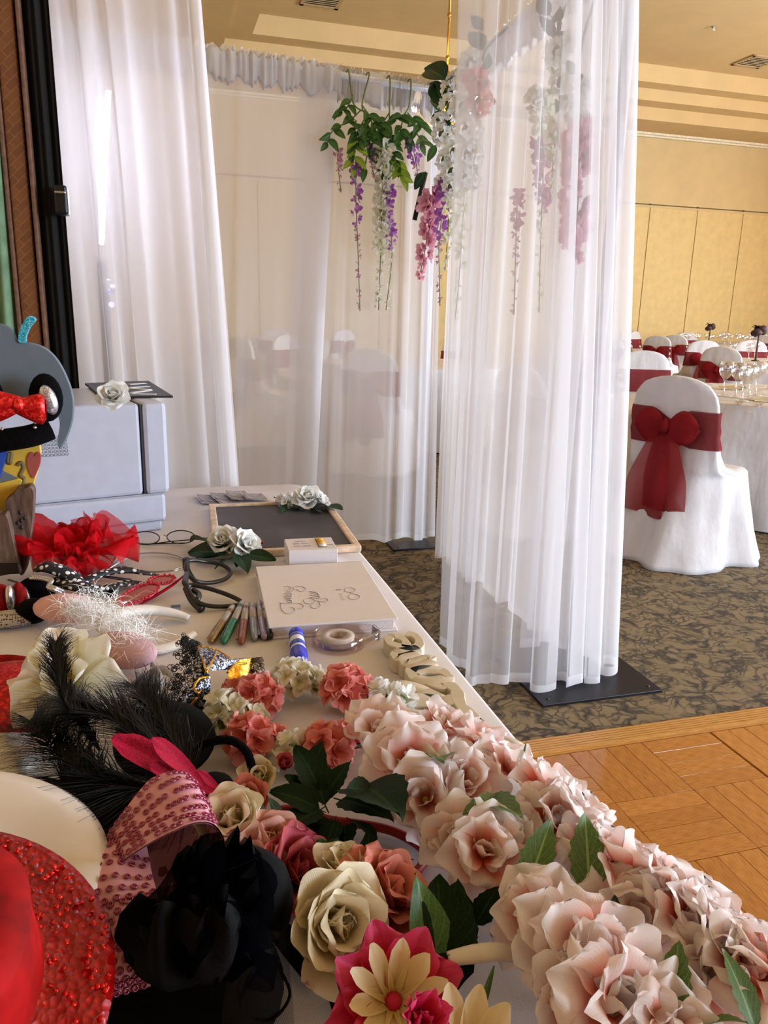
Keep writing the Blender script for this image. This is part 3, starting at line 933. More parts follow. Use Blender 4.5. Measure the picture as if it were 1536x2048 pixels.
mb = MB(); mb.bevbox((x0 - .008, 2.345, 1.35), (.010, .21, 2.70), .003); mb.build('edge_trim', 'partition_trim', pt, False)
pt = thing('green_curtain', 'pale green fabric curtain edge at the far left beside the brown partition', 'curtain', (xat(-60, 300, 2.2), 2.255, 0))
mb = MB()
def gc(u, v):
    e = xat(interp([(0, 34), (.25, 30), (.6, 12), (1, 8)], v), 300, 2.2)
    return (lerp(e - .35, e - .012, u), 2.255 + .02 * math.sin(u * 40) - .01 * u, 2.62 * (1 - v) + .01)
mb.grid(gc, 60, 12); mb.build('drape', 'green_fabric', pt)
mb = MB(); mb.tube([(xat(34, 300, 2.2) - .36, 2.255, 2.62), (xat(34, 300, 2.2), 2.255, 2.62)], .012, 8); mb.build('rod', 'black_metal', pt)

# ------------------------------------------------------------------ hanging wisteria and silk flowers of the booth
def raceme(parent, pts, key, rng, n, s0, s1, spread, tail=.5, key2=None):
    """flower string: florets along the path, large above, small below"""
    P = curve_pts(pts, 10)
    mb = MB(); mb.tube(P[::2] + [P[-1]], .0022, 4); st = mb.build('flower_stem', 'stem_green', parent)
    for k in range(n):
        t_ = (k + rng.uniform(0, .8)) / n
        p = P[min(int(t_ * (len(P) - 1)), len(P) - 1)]
        sm_ = lerp(s0, s1, t_) if t_ < tail else lerp(s0, s1, t_) * .62
        a = rng.uniform(0, 2 * PI)
        d = Vector((math.cos(a), math.sin(a) * .9 - .25, rng.uniform(-.5, .25)))
        sp = spread * (1 if t_ < tail else .5)
        ky = key if t_ < tail or key2 is None else key2
        put('floret', rng.choice(FLOR[ky]), None, parent, frame(p + d.normalized() * sp * rng.uniform(.2, 1), d, rng.uniform(0, 6), sm_ * 1.45 * rng.uniform(.8, 1.25)))
def spray_leaves(parent, pts, rng, key, L, n, droop=.5):
    P = curve_pts(pts, 8)
    mb = MB(); mb.tube(P, .0032, 4); mb.build('leaf_stem', 'stem_green', parent)
    for k in range(n):
        t_ = .25 + .75 * k / max(1, n - 1)
        p = P[int(t_ * (len(P) - 1))]; tg = (P[-1] - P[0]).normalized()
        side = Vector((1 if k % 2 else -1, -.35, 0)) if k < n - 1 else tg * 1.6
        d = side * .9 + tg * .55 + Vector((rng.uniform(-.2, .2), rng.uniform(-.3, .1), -droop * rng.uniform(.3, 1)))
        leaf(parent, p, p + d, L * 1.25 * rng.uniform(.8, 1.15), key, rng, nrm=(rng.uniform(-.4, .2), -1, rng.uniform(0, .5)))
rw = random.Random(77)
YW = 3.80
W_ = lambda x, y, dy=0: aty(x, y, YW + dy)
def wisteria(label, stem, sprays, racs):
    a = W_(*stem[0])
    t_ = thing('wisteria_garland', label, 'garland', a, 0, 'silk wisteria hanging on the back rod')
    top = Vector((a.x, 3.835, a.z + .02))
    mb = MB(); mb.tube(curve_pts([top + Vector((0, .04, -.01)), top] + [W_(*q) for q in stem], 5), .0035, 5); mb.build('vine', 'stem_green', t_)
    for pts, key, L, n in sprays:
        spray_leaves(t_, [W_(*q) for q in pts], rw, key, L, n)
    for pts, key, n, s0, s1, sp, tail, k2 in racs:
        raceme(t_, [W_(*q) for q in pts], key, rw, n, s0, s1, sp, tail, k2)
wisteria('silk wisteria with one sparse purple string, leftmost on the back curtain', [(698, 146), (706, 205), (725, 222)],
         [([(706, 190), (694, 215), (680, 222)], 'mid', .050, 6), ([(722, 220), (700, 240), (665, 262), (655, 285)], 'mid', .058, 7), ([(712, 240), (708, 275), (702, 300)], 'mid', .055, 6), ([(712, 262), (710, 300), (705, 330)], 'lime', .062, 6)],
         [([(712, 330), (712, 405), (716, 500), (720, 622)], 'w_purple', 34, .020, .013, .012, .52, 'w_mauve'), ([(674, 300), (676, 330), (682, 385)], 'w_mauve', 14, .017, .011, .010, .6, 'w_mauve')])
wisteria('silk wisteria with a dense cream string, second from the left', [(738, 152), (724, 212), (738, 235)],
         [([(724, 210), (742, 235), (755, 250)], 'mid', .055, 6), ([(738, 235), (735, 265), (742, 292)], 'mid', .062, 7), ([(742, 240), (752, 280), (735, 310), (730, 335)], 'mid', .055, 6), ([(728, 240), (716, 262), (712, 280)], 'mid', .05, 5)],
         [([(766, 300), (764, 380), (762, 480), (757, 620)], 'w_cream', 110, .030, .017, .022, .75, 'w_cream'), ([(745, 285), (742, 320), (752, 365)], 'w_purple', 16, .020, .012, .013, .5, 'w_mauve')])
wisteria('silk wisteria with a long purple string beside the cream one', [(780, 158), (779, 220), (778, 262)],
         [([(779, 225), (764, 250), (758, 275)], 'mid', .058, 7), ([(780, 250), (784, 285), (790, 318)], 'mid', .062, 8), ([(784, 300), (795, 330), (800, 350)], 'lime', .066, 7), ([(778, 262), (768, 300), (772, 340)], 'mid', .06, 6)],
         [([(776, 370), (778, 430), (784, 510), (772, 620)], 'w_purple', 44, .023, .013, .015, .62, 'w_cream')])
wisteria('silk wisteria with a short purple string, nearest the booth corner', [(822, 165), (818, 212), (806, 232)],
         [([(806, 230), (800, 232), (792, 238)], 'mid', .058, 5), ([(815, 225), (828, 240), (845, 255)], 'mid', .060, 6), ([(806, 240), (800, 265), (812, 275)], 'mid', .062, 7), ([(826, 250), (838, 275), (842, 285)], 'olive', .058, 5)],
         [([(823, 285), (832, 325), (838, 372)], 'w_purple', 20, .024, .013, .013, .5, 'w_mauve')])
# flowers on the side rod: the corner bouquet, then the ones seen through the gathered curtain
def bouquet(label, X, base, leaves, clus, racs, roses=()):
    B = lambda q: atx(q[0], q[1], X)
    b0 = B(base)
    t_ = thing('flower_garland', label, 'garland', b0, 0, 'silk flowers hanging on the booth side rod')
    top = Vector((BX + .005, b0.y, 2.315))
    mb = MB(); mb.tube(curve_pts([top, b0.lerp(top, .4) + Vector((-.02, 0, 0)), b0], 5), .005, 5); mb.build('vine', 'stem_dark', t_)
    for a, b, key in leaves:
        A, E = B(a), B(b)
        leaf(t_, A, E + Vector((rw.uniform(-.04, 0), rw.uniform(-.02, .02), 0)), (E - A).length * .95, key, rw, roll=rw.uniform(-.4, .4), nrm=(-.35, -1, .25))
    for q, rad, key, n in clus:
        cluster(t_, B(q) + Vector((rw.uniform(-.02, .02), 0, 0)), rad * 1.3, key, rw, n, .5, up_=(-.3, -.8, .2))
    for pts, key, n, s0, s1, sp, tail, k2 in racs:
        raceme(t_, [B(q) for q in pts], key, rw, n, s0, s1, sp, tail, k2)
    for q, rad, kind in roses:
        rose(t_, B(q), (-.4, -.8, .25), rad, kind, rw, 4)
bouquet('silk bouquet of white blossoms, dark leaves and a fat pink string at the booth corner', 1.27, (892, 200),
        [((890, 160), (860, 145), 'dark'), ((890, 155), (895, 132), 'dark'), ((900, 175), (915, 160), 'dark'), ((885, 195), (868, 172), 'dark'), ((890, 215), (872, 178), 'dark'), ((898, 200), (912, 178), 'dark'), ((880, 225), (866, 200), 'mid'), ((885, 232), (872, 240), 'dark'), ((895, 235), (905, 215), 'dark'), ((872, 290), (866, 330), 'mid'), ((850, 345), (842, 385), 'dark'), ((905, 240), (890, 262), 'dark')],
        [((905, 180), .035, 'white', 12), ((908, 215), .045, 'white', 14), ((885, 245), .035, 'white', 12), ((895, 270), .045, 'white', 14), ((905, 305), .045, 'white', 14), ((885, 320), .04, 'white', 13), ((900, 345), .045, 'white', 14), ((888, 365), .035, 'white', 12), ((908, 375), .035, 'white', 12)],
        [([(868, 375), (858, 430), (852, 490), (838, 558)], 'w_pink', 46, .034, .020, .026, .8, 'w_pink'), ([(890, 370), (884, 430), (878, 490), (880, 612)], 'w_purple', 34, .026, .013, .014, .6, 'w_mauve'), ([(898, 380), (896, 460), (890, 540)], 'w_cream', 24, .022, .014, .016, .7, 'w_cream')],
        [((878, 205), .035, 'pink')])
bouquet('silk flowers with grey-green leaves and white blossoms behind the gathered curtain, left strand', 1.27, (965, 120),
        [((965, 60), (955, 35), 'dark'), ((962, 75), (985, 40), 'dark'), ((968, 100), (950, 70), 'dark'), ((970, 140), (985, 100), 'dark'), ((965, 180), (980, 150), 'dark'), ((955, 230), (945, 205), 'mid'), ((950, 300), (940, 330), 'mid')],
        [((945, 130), .05, 'white', 14), ((960, 165), .045, 'coral', 12), ((935, 160), .05, 'white', 14), ((955, 205), .045, 'coral', 12), ((935, 215), .05, 'white', 14), ((945, 260), .05, 'white', 14), ((940, 310), .05, 'white', 14), ((935, 355), .045, 'white', 14)],
        [([(930, 370), (925, 450), (918, 560), (910, 640)], 'w_cream', 34, .026, .014, .02, .6, 'w_cream'), ([(1035, 380), (1032, 480), (1028, 630)], 'w_mauve', 24, .020, .012, .012, .4, 'w_mauve')])
bouquet('silk flowers with olive leaves and a long mauve string behind the gathered curtain, right strand', 1.27, (1110, 90),
        [((1100, 30), (1085, 0), 'deep'), ((1110, 45), (1135, 5), 'deep'), ((1120, 70), (1145, 40), 'deep'), ((1105, 75), (1088, 40), 'deep'), ((1118, 90), (1150, 70), 'deep'), ((1105, 150), (1128, 140), 'lime'), ((1100, 190), (1125, 185), 'lime'), ((1115, 200), (1120, 240), 'mid'), ((1130, 190), (1142, 225), 'dark')],
        [((1125, 105), .04, 'white', 13), ((1105, 120), .035, 'white', 12), ((1140, 85), .03, 'white', 11), ((1125, 165), .035, 'white', 12), ((1150, 175), .03, 'white', 11), ((1085, 200), .035, 'white', 12)],
        [([(1085, 190), (1084, 230), (1083, 280)], 'w_cream', 22, .028, .020, .02, .9, 'w_cream'), ([(1085, 280), (1086, 360), (1082, 460), (1078, 625)], 'w_mauve', 52, .024, .012, .016, .55, 'w_cream'), ([(1112, 240), (1108, 300), (1100, 400)], 'w_cream', 24, .022, .014, .016, .7, 'w_cream')])
bouquet('silk flower strand ending in a thick pale pink string, nearest the curtain right edge', 1.28, (1150, 180),
        [((1150, 150), (1140, 120), 'mid'), ((1155, 170), (1170, 140), 'mid')],
        [((1150, 215), .03, 'white', 11), ((1158, 240), .03, 'white', 11)],
        [([(1160, 260), (1158, 330), (1155, 420), (1150, 522)], 'w_pink', 44, .034, .024, .024, .9, 'w_pink')])

# ------------------------------------------------------------------ dining hall: covered chairs, round tables, glasses
def sec_at(z, n=72, off=0.0, seed=0.0, folds=1.0):
    """horizontal section of the chair cover at height z (chair faces +Y)"""
    a = interp([(0, .35), (.12, .31), (.30, .26), (.44, .232), (.55, .222), (.80, .218), (.87, .20), (.92, .155), (.945, .09), (.952, .03)], z)
    yb = interp([(0, -.50), (.12, -.43), (.30, -.345), (.45, -.285), (.60, -.275), (.95, -.30)], z)
    yf = interp([(0, .40), (.12, .36), (.30, .30), (.44, .27), (.46, .23), (.475, .05), (.50, -.06), (.56, -.14), (.64, -.195), (.72, -.215), (.95, -.25)], z)
    a *= 1.07; b, yc = (yf - yb) / 2, (yf + yb) / 2
    out = []
    ex = interp([(0, 2.6), (.4, 3.6), (.95, 4.0)], z)
    for k in range(n):
        th = 2 * PI * k / n
        c_, s_ = math.cos(th), math.sin(th)
        rr = (abs(c_) ** ex + abs(s_) ** ex) ** (-1 / ex)
        fa = interp([(0, 1.0), (.2, .75), (.45, .22), (.6, .12), (.95, .03)], z) * folds
        fd = fa * (.028 * math.sin(5 * th + seed + z * 2.5) + .020 * math.sin(9 * th + seed * 2 - z * 4) + .012 * math.sin(14 * th + seed * 3))
        out.append(Vector(((a * rr + off + fd) * c_, yc + (b * rr + off + fd) * s_, z)))
    return out
ZL = [.004, .03, .08, .14, .20, .27, .34, .40, .44, .46, .472, .485, .50, .53, .57, .62, .67, .72, .77, .82, .86, .89, .915, .935, .947, .952]
def cover_mesh(seed, n=72):
    mb = MB(); mb.loft([sec_at(z, n, 0, seed) for z in ZL], True, True)
    me, _ = mb.mesh('cover'); me.materials.append(MATS['cover_cloth']); return me
def sash_mesh(n=60):
    mb = MB()
    def fn(u, v):
        z = .60 + .19 * v
        k = u * n
        th = 2 * PI * (u + .75)          # starts at the back
        back = max(0, -math.sin(th)) ** 3
        zc = .695 + (z - .695) * (1 - .55 * max(0, 1 - abs(math.sin((th - 1.5 * PI) / 2)) * 5.0))
        s_ = sec_at(zc, 144, .007 + .003 * math.sin(v * 14 + th), 0)
        q = s_[int(round((u + .75) * 144)) % 144]
        return (q.x, q.y, zc)
    mb.grid(fn, 72, 6)
    me, _ = mb.mesh('sash'); me.materials.append(MATS['organza_band']); return me
def bow_loop_mesh(sx):
    mb = MB()
    def fn(u, v):
        # a flattened puffed loop leaving the knot sideways
        a = u * 2 * PI; r_ = math.sin(PI * min(1, v * .93 + .04)) ** .7
        x = sx * (.01 + .16 * v * (1 + .08 * math.sin(a * 2)))
        return (x, -.318 - .028 * r_ * math.cos(a) - .01, .70 + r_ * .085 * math.sin(a) * (1 + .15 * math.sin(5 * a)) + .03 * v * v - .02 * v)
    mb.grid(fn, 18, 8)
    me, _ = mb.mesh('bow_loop'); me.materials.append(MATS['organza_burgundy']); return me
def tail_mesh(sx, L, seed):
    mb = MB()
    def fn(u, v):
        w_ = .035 + .095 * min(1, v * 1.6) ** .7
        x = sx * .04 * (.3 + v) + (u - .5) * w_ * 2 * .9
        y = -.335 - .012 * math.sin(u * 7 + seed) * (.4 + v) - .035 * v + .008 * math.sin(v * 6 + seed) + sx * .006
        return (x, y - .03 * v * (1 - v), .70 - L * v + .012 * math.sin(u * 5 + seed) * v)
    mb.grid(fn, 14, 14)
    me, _ = mb.mesh('sash_tail'); me.materials.append(MATS['organza_burgundy']); return me
def knot_mesh():
    mb = MB()
    mb.sphere((0, -.338, .70), (.030, .026, .036), 12, 8)
    mb.sphere((.004, -.342, .705), (.022, .026, .040), 10, 6)
    me, _ = mb.mesh('bow_knot'); me.materials.append(MATS['organza_burgundy']); return me
CH = dict(cover=[cover_mesh(.4), cover_mesh(2.1)], sash=sash_mesh(), l=bow_loop_mesh(-1), r=bow_loop_mesh(1), t1=tail_mesh(-1, .46, 1), t2=tail_mesh(1, .42, 3), k=knot_mesh())
def chair(x, y, rz, label, bow=True, var=0, group='white covered dining chairs with burgundy sashes'):
    """rz turns the chair's front away from +Y"""
    t_ = thing('covered_chair', label, 'chair', (x, y, 0), rz, group)
    M = WM[t_.name]
    put('cover', CH['cover'][var], None, t_, M)
    put('sash', CH['sash'], None, t_, M)
    if bow:
        put('bow_loop', CH['l'], None, t_, M); put('bow_loop', CH['r'], None, t_, M); put('bow_knot', CH['k'], None, t_, M)
        put('sash_tail', CH['t1'], None, t_, M); put('sash_tail', CH['t2'], None, t_, M)
    return t_
def face(x, y, tx, ty):
    return math.atan2(-(tx - x), ty - y)
def round_table(cx, cy, rad, label, seed, clabel):
    t_ = thing('round_table', label, 'table', (cx, cy, 0), 0, 'round banquet tables')
    mb = MB(); mb.lathe([(.001, .71), (rad - .01, .71), (rad, .72), (rad, .735), (rad - .01, .742), (.001, .742)], 40, Matrix.Translation((cx, cy, 0))); mb.build('table_top', 'oak_edging', t_)
    for k in range(4):
        a = k * PI / 2 + .6
        mb = MB(); mb.tube([(cx + .5 * math.cos(a), cy + .5 * math.sin(a), .71), (cx + .6 * math.cos(a), cy + .6 * math.sin(a), .01)], .016, 6); mb.build('leg', 'black_metal', t_)
    mb = MB(); N = 150
    def rr(th, z):
        f = (.745 - z) / .745
        return rad + .008 + f * (.05 + .045 * math.sin(9 * th + seed) + .03 * math.sin(16 * th + 2 * seed))
    secs = [[Vector((cx + q * math.cos(2 * PI * k / N), cy + q * math.sin(2 * PI * k / N), .747)) for k in range(N)] for q in (.02, rad * .5, rad - .02)]
    for z in (.745, .735, .70, .60, .45, .30, .15, .04, .012):
        secs.append([Vector((cx + rr(2 * PI * k / N, z) * math.cos(2 * PI * k / N), cy + rr(2 * PI * k / N, z) * math.sin(2 * PI * k / N), z)) for k in range(N)])
    mb.loft(secs, True, False)
    o = mb.build('tablecloth', 'cover_cloth')
    tag(o, clabel, 'tablecloth', 'white round tablecloths')
def wine_mesh(h=.21, r_=.040):
    mb = MB()
    pr = [(.001, .004), (.034, .003), (.036, .005), (.012, .010), (.005, .02), (.0042, .05), (.0045, .085), (.010, .098), (r_ * .75, .118), (r_, .145), (r_ * .98, .175), (r_ * .82, h), (r_ * .79, h), (r_ * .95, .175), (r_ * .96, .145), (r_ * .72, .121), (.001, .104)]
    mb.lathe(pr, 16)
    me, _ = mb.mesh('wine_glass'); me.materials.append(MATS['glass']); return me
WG = [wine_mesh(.20, .040), wine_mesh(.185, .034)]
TZ = .748
def glass(x, y, k, label, group, s=1.0):
    o = put('wine_glass', WG[k], None, None, Matrix.Translation((x, y, TZ)) @ Matrix.Diagonal((s, s, s, 1)))
    return tag(o, label, 'glass', group)
# near table at the right edge
N1 = Vector((4.06, 4.30))
round_table(N1.x, N1.y, .90, 'round banquet table nearest the booth, under a white cloth', .3, 'white floor-length cloth on the nearest round table, right picture edge')
c1 = chair(2.76, 3.47, face(2.76, 3.47, 3.9, 3.98), 'nearest white covered chair, burgundy bow and long red tail facing us, right of the curtain', True, 0)
chair(2.24, 4.10, face(2.24, 4.10, 4.2, 4.5), 'white covered chair half hidden by the curtain edge, left of the nearest chair', True, 1)
chair(4.06, 5.80, face(4.06, 5.80, 3.5, 4.3), 'white covered chair facing us with a plain rose sash band, behind the nearest chair', False, 1)
p = aty(1240, 720, 6.7)
chair(p.x - .02, 6.7, face(p.x, 6.7, 4.9, 6.5), 'white covered chair with a red tail, cut by the right edge of the gathered curtain', True, 0)
for k, (px, py, kk, wh) in enumerate(((1446, 792, 0, 'leftmost, alone'), (1470, 795, 0, 'second from the left'), (1483, 803, 1, 'small, standing in front of the others'), (1497, 798, 1, 'small, second from the right'), (1510, 792, 0, 'with the widest bowl'), (1536, 778, 0, 'cut by the right picture edge'))):
    q = onz(px, py, TZ)
    glass(q.x, q.y, kk, 'empty wine glass on the nearest round table, ' + wh, 'wine glasses on the nearest table', 1.12)
# cutlery, side plates and folded napkins of the near table
fm = MB(); fm.box((0, 0, .002), (.011, .11, .003)); fm.box((0, .075, .002), (.020, .035, .003))
for k in range(4): fm.box(((k - 1.5) * .0055, .112, .002), (.0028, .045, .0025))
fme, _ = fm.mesh('fork', False); fme.materials.append(MATS['cutlery'])
km = MB(); km.box((0, -.02, .003), (.012, .10, .005)); km.prism([(-.010, .03), (.008, .03), (.008, .13), (-.004, .135), (-.010, .11)], .002, .004); kme, _ = km.mesh('knife', False); kme.materials.append(MATS['cutlery'])
for k, (px, py, a, wh) in enumerate(((1418, 797, 1.0, 'beside the leftmost wine glass'), (1500, 822, .75, 'nearest the front table edge'), (1478, 808, .8, 'below the small wine glass'))):
    q = onz(px, py, TZ)
    tag(put('fork', fme, None, None, Matrix.Translation((q.x, q.y, TZ)) @ Matrix.Rotation(-a, 4, 'Z')), 'silver fork on the white cloth ' + wh, 'fork', 'cutlery on the nearest table')
for k, (px, py, a, wh) in enumerate(((1405, 768, 1.2, 'on the far left of the nearest table'), (1520, 812, .8, 'at the right picture edge'))):
    q = onz(px, py, TZ)
    tag(put('knife', kme, None, None, Matrix.Translation((q.x, q.y, TZ)) @ Matrix.Rotation(-a, 4, 'Z')), 'silver knife on the white cloth ' + wh, 'knife', 'cutlery on the nearest table')
def napkin(px, py, a, sz, label):
    q = onz(px, py, TZ)
    t_ = thing('napkin', label, 'napkin', (q.x, q.y, TZ), a, 'folded napkins on the nearest table')
    mb = MB(); mb.grid(lambda u, v: ((u - .5) * sz * (1 - .6 * v), (v - .5) * sz, .004 + .028 * math.sin(PI * u) * (1 - .5 * v)), 8, 6)
    me, _ = mb.mesh('fold'); put('fold', me, 'napkin', t_, WM[t_.name])
    mb = MB(); mb.grid(lambda u, v: ((u - .5) * sz * 1.1, (v - .5) * sz * .8, .003 + .004 * math.sin(u * 6)), 6, 4)
    me, _ = mb.mesh('base_fold'); put('base_fold', me, 'napkin', t_, WM[t_.name])
napkin(1462, 778, .5, .17, 'folded cream napkin lying behind the leftmost wine glasses')
napkin(1378, 764, .2, .18, 'folded cream napkin at the far left side of the nearest table')
napkin(1530, 802, .9, .16, 'folded cream napkin beside the wine glass at the right picture edge')
# tables and chairs further back
round_table(7.5, 7.9, .90, 'round banquet table in the middle of the hall, second row', 1.3, 'white floor-length cloth on the second row round table')
for x, y, tx, ty, bow, lab in ((7.38, 9.52, 7.7, 10.5, True, 'tan-lit covered chair with a wide burgundy bow, behind the wine glasses'), (6.10, 7.25, 7.5, 7.9, True, 'covered chair whose rounded top shows just above the wine glasses'), (8.30, 9.40, 7.6, 7.9, False, 'covered chair facing us with a rose sash, near the right picture edge')):
    chair(x, y, face(x, y, tx, ty), lab, bow, 0)
round_table(10.4, 12.9, .90, 'round banquet table near the back wall', 2.0, 'white floor-length cloth on the round table near the back wall')
for x, y, tx, ty, bow, lab in ((8.22, 11.48, 9.8, 12.6, True, 'covered chair with a dark bow, left of a pair in front of the back table'), (9.08, 12.20, 10.2, 13.0, True, 'covered chair with a dark bow, right of a pair in front of the back table'),
                               (10.98, 14.38, 10.4, 12.8, False, 'covered chair facing us with a rose sash at the far side of the back table'), (9.95, 14.50, 10.6, 13.2, True, 'far covered chair in a pair against the back wall, right one'),
                               (9.20, 13.78, 10.4, 13.2, True, 'far covered chair in a pair against the back wall, left one'), (6.6, 10.3, 7.8, 11.0, True, 'covered chair with a burgundy bow, just right of the curtain edge'), (11.72, 13.30, 10.4, 12.8, True, 'far covered chair with a bow, beside the dark table flowers')):
    chair(x, y, face(x, y, tx, ty), lab, bow, 1)
rg_ = random.Random(9)
for cx, cy, nn, lab in ((10.4, 12.9, 16, 'far wine glass on the round table near the back wall'), (7.5, 7.9, 8, 'wine glass on the second row round table'), (12.65, 14.55, 14, 'far wine glass on the round table at the right, back row')):
    for k in range(nn):
        a = k * 2 * PI / nn; q = .55 + .12 * rg_.random()
        glass(cx + q * math.cos(a), cy + q * math.sin(a), k % 2, lab, lab.replace('wine glass', 'wine glasses'), 1.1)
round_table(12.65, 14.55, .90, 'round banquet table in the back row at the right', .9, 'white floor-length cloth on the back row round table at the right')
def table_posy(px, py, Y, label):
    q = aty(px, py, Y)
    t_ = thing('table_centrepiece', label, 'centrepiece', (q.x, q.y, TZ), 0, 'dark table centrepieces')
    mb = MB(); mb.lathe([(.001, 0), (.05, 0), (.05, .01), (.012, .02), (.010, q.z - TZ - .03)], 10, Matrix.Translation((q.x, q.y, TZ))); mb.build('stand', 'petal_dark', t_)
    for k in range(5):
        a = k * 1.26
        mb = MB(); mb.sphere((q.x + .05 * math.cos(a), q.y + .04 * math.sin(a), q.z + .03 * math.sin(k * 2)), (.055, .05, .045), 8, 6); mb.build('flower_head', 'petal_dark', t_)
    for k in range(4):
        leaf(t_, q, q + Vector((math.cos(k * 1.6 + .4), .2, .4)), .12, 'deep', rg_)
table_posy(1421, 655, 12.9, 'dark flower head on a thin stand among the far glasses, left one')
table_posy(1519, 663, 8.0, 'dark flower head on a thin stand near the right picture edge')
# the table group seen through the back curtain
round_table(2.45, 7.35, .90, 'round banquet table behind the booth back curtain', .7, 'white round tablecloth seen faintly through the back curtain')
for x, y, lab, b in ((1.72, 6.02, 'white covered chair with a large bow seen faintly through the back curtain', True), (1.07, 7.29, 'covered chair seen faintly through the back curtain, left of the round table', True), (1.58, 8.68, 'covered chair on the far side of the table behind the back curtain', False), (3.40, 8.62, 'covered chair right of the table behind the back curtain', False)):
    chair(x, y, face(x, y, 2.45, 7.35) if b and y > 6.5 else face(x, y, 2.7, 7.35), lab, b, 0)
round_table(1.9, 13.2, .90, 'far round table seen through the left back curtain', .2, 'white cloth on the far table seen through the left back curtain')
for x, yy, lab in ((.95, 12.1, 'left'), (1.71, 11.8, 'middle'), (2.62, 12.0, 'right')):
    chair(x, yy, face(x, yy, 1.9, 13.2), 'far covered chair seen through the back curtain, %s of three' % lab, True, 1)

# ------------------------------------------------------------------ the prop table
TX0, TX1_, TY0, TY1 = -.372, .392, .335, 2.172
pt = thing('prop_table', 'long folding trestle table holding the party props, under a white cloth', 'table', ((TX0 + TX1_) / 2, (TY0 + TY1) / 2, 0))
mb = MB(); mb.bevbox(((TX0 + TX1_) / 2, (TY0 + TY1) / 2, .717), (TX1_ - TX0 - .012, TY1 - TY0 - .012, .036), .010); mb.build('table_top', 'white_metal', pt)
for sy in (TY0 + .25, TY1 - .25):
    for sx in (TX0 + .10, TX1_ - .10):
        mb = MB(); mb.tube([(sx, sy, .70), (sx, sy, .0)], .014, 8); mb.build('leg', 'steel', pt)
    mb = MB(); mb.tube([(TX0 + .10, sy, .25), (TX1_ - .10, sy, .25)], .010, 6); mb.build('cross_bar', 'steel', pt)
def rrect(x0, x1, y0, y1, r_, n=10, per=14):
    out = []
    for cx, cy, a0 in ((x1 - r_, y1 - r_, 0), (x0 + r_, y1 - r_, 90), (x0 + r_, y0 + r_, 180), (x1 - r_, y0 + r_, 270)):
        for k in range(n):
            a = R(a0 + 90 * k / (n - 1)); out.append(Vector((cx + r_ * math.cos(a), cy + r_ * math.sin(a), 0)))
    res = []
    for i in range(len(out)):
        a, b = out[i], out[(i + 1) % len(out)]
        m_ = max(1, int((b - a).length / .03))
        for k in range(m_): res.append(a.lerp(b, k / m_))
    return res
base = rrect(TX0, TX1_, TY0, TY1, .055)
cen = Vector(((TX0 + TX1_) / 2, (TY0 + TY1) / 2, 0))
mb = MB(); secs = []
N_ = len(base)
def outw(i):
    a, b = base[i - 1], base[(i + 1) % N_]; t_ = (b - a).normalized(); return Vector((t_.y, -t_.x, 0))
for k in (.02, .5, .9):
    secs.append([cen + (q - cen) * k + Vector((0, 0, .740)) for q in base])
for z, off in ((.7400, -.006), (.7385, -.001), (.734, .002), (.70, .004), (.60, .006), (.45, .010), (.30, .014), (.15, .018), (.03, .022), (.012, .023)):
    s_ = []
    for i, q in enumerate(base):
        w_ = (.74 - z) * (.030 * math.sin(i * .42) + .022 * math.sin(i * .23 + 1) + .012 * math.sin(i * .9))
        s_.append(q + outw(i) * (off + max(-.004, w_)) + Vector((0, 0, z)))
    secs.append(s_)
mb.loft(secs, True, False)
o = mb.build('tablecloth', 'linen', sharp=80); tag(o, 'white cloth covering the long prop table, creased along its right edge', 'tablecloth')

# ---- item materials
plain('printer_white', 'b6b8c8', .35, var=.02)
plain('printer_seam', '2a2a34', .6)
plain('printer_grey', '9a9ba8', .5)
plain('card_black', '19161b', .55)
plain('letter_white', 'e8e8ec', .5)
plain('pine', 'dcc0a8', .5, var=.12, scale=40)
t = NT('slate')
c = t.ramp(t.noise(6, 4), [(.35, '24222c'), (.6, '3a3844'), (.75, '565662')])
t.fin(t.bsdf(c, .5, 0, t.bump(t.noise(200), .08, .001)))
plain('photo_grey', '8d8690', .35, var=.25, scale=90)
plain('photo_paper', 'e6dfdf', .3)
plain('book_white', 'e6dee2', .35, var=.01)
plain('page_edge', 'dcd0ce', .7, var=.05, scale=400)
plain('ink_grey', 'a39daa', .6)
plain('ink_dark', '3c3844', .6)
plain('chalk_yellow', 'd8b23c', .7); plain('chalk_orange', 'd88a4a', .7); plain('chalk_white', 'e8e4e0', .7)
plain('plastic_black', '161517', .32, var=.1)
plain('sign_wood', 'd2c6b0', .42, var=.03)
plain('cap_blue', '2030c8', .35); plain('label_white', 'e2e2ea', .5); plain('glue_label_blue', '3444b4', .45)
glassy('clear_plastic', 'fbf6f6', .10, .10)
plain('tape_roll', 'e6dcd8', .3, Transmission_Weight=.25)
sheer('organza_red', 'e0202c', .74, .45, .1)
plain('wire_red', '9c1024', .5)
plain('silver', 'c8c8d0', .22, .95)
glitter('silver_glitter', '9a9aa4', 'f4f4ff', .3, .8, 700)
glitter('red_sequin', 'b00a10', 'ff3a34', .28, .4, 260)
glitter('turquoise_glitter', '12a0c8', '90e8ff', .3, .5, 700)
glitter('gold_glitter', 'a87414', 'f8d060', .25, .9, 260)
glitter('black_glitter', '14141c', 'b8c0dc', .3, .6, 520)
glitter('red_pink_bead', 'b01028', 'f0607a', .2, .3, 600)
plain('foam_blue', '66727f', .75, var=.03)
plain('foam_yellow', 'd8b040', .7, var=.03); plain('foam_red', 'a8504a', .7); plain('foam_line', '7a6c46', .7); plain('foam_royal', '2850b0', .6)
t = NT('wood_print')
c = t.ramp(t.noise(60, 4, 'Object', (2, 2, .35)), [(.3, '3c2a22'), (.55, '63493c'), (.75, '7d6254')])
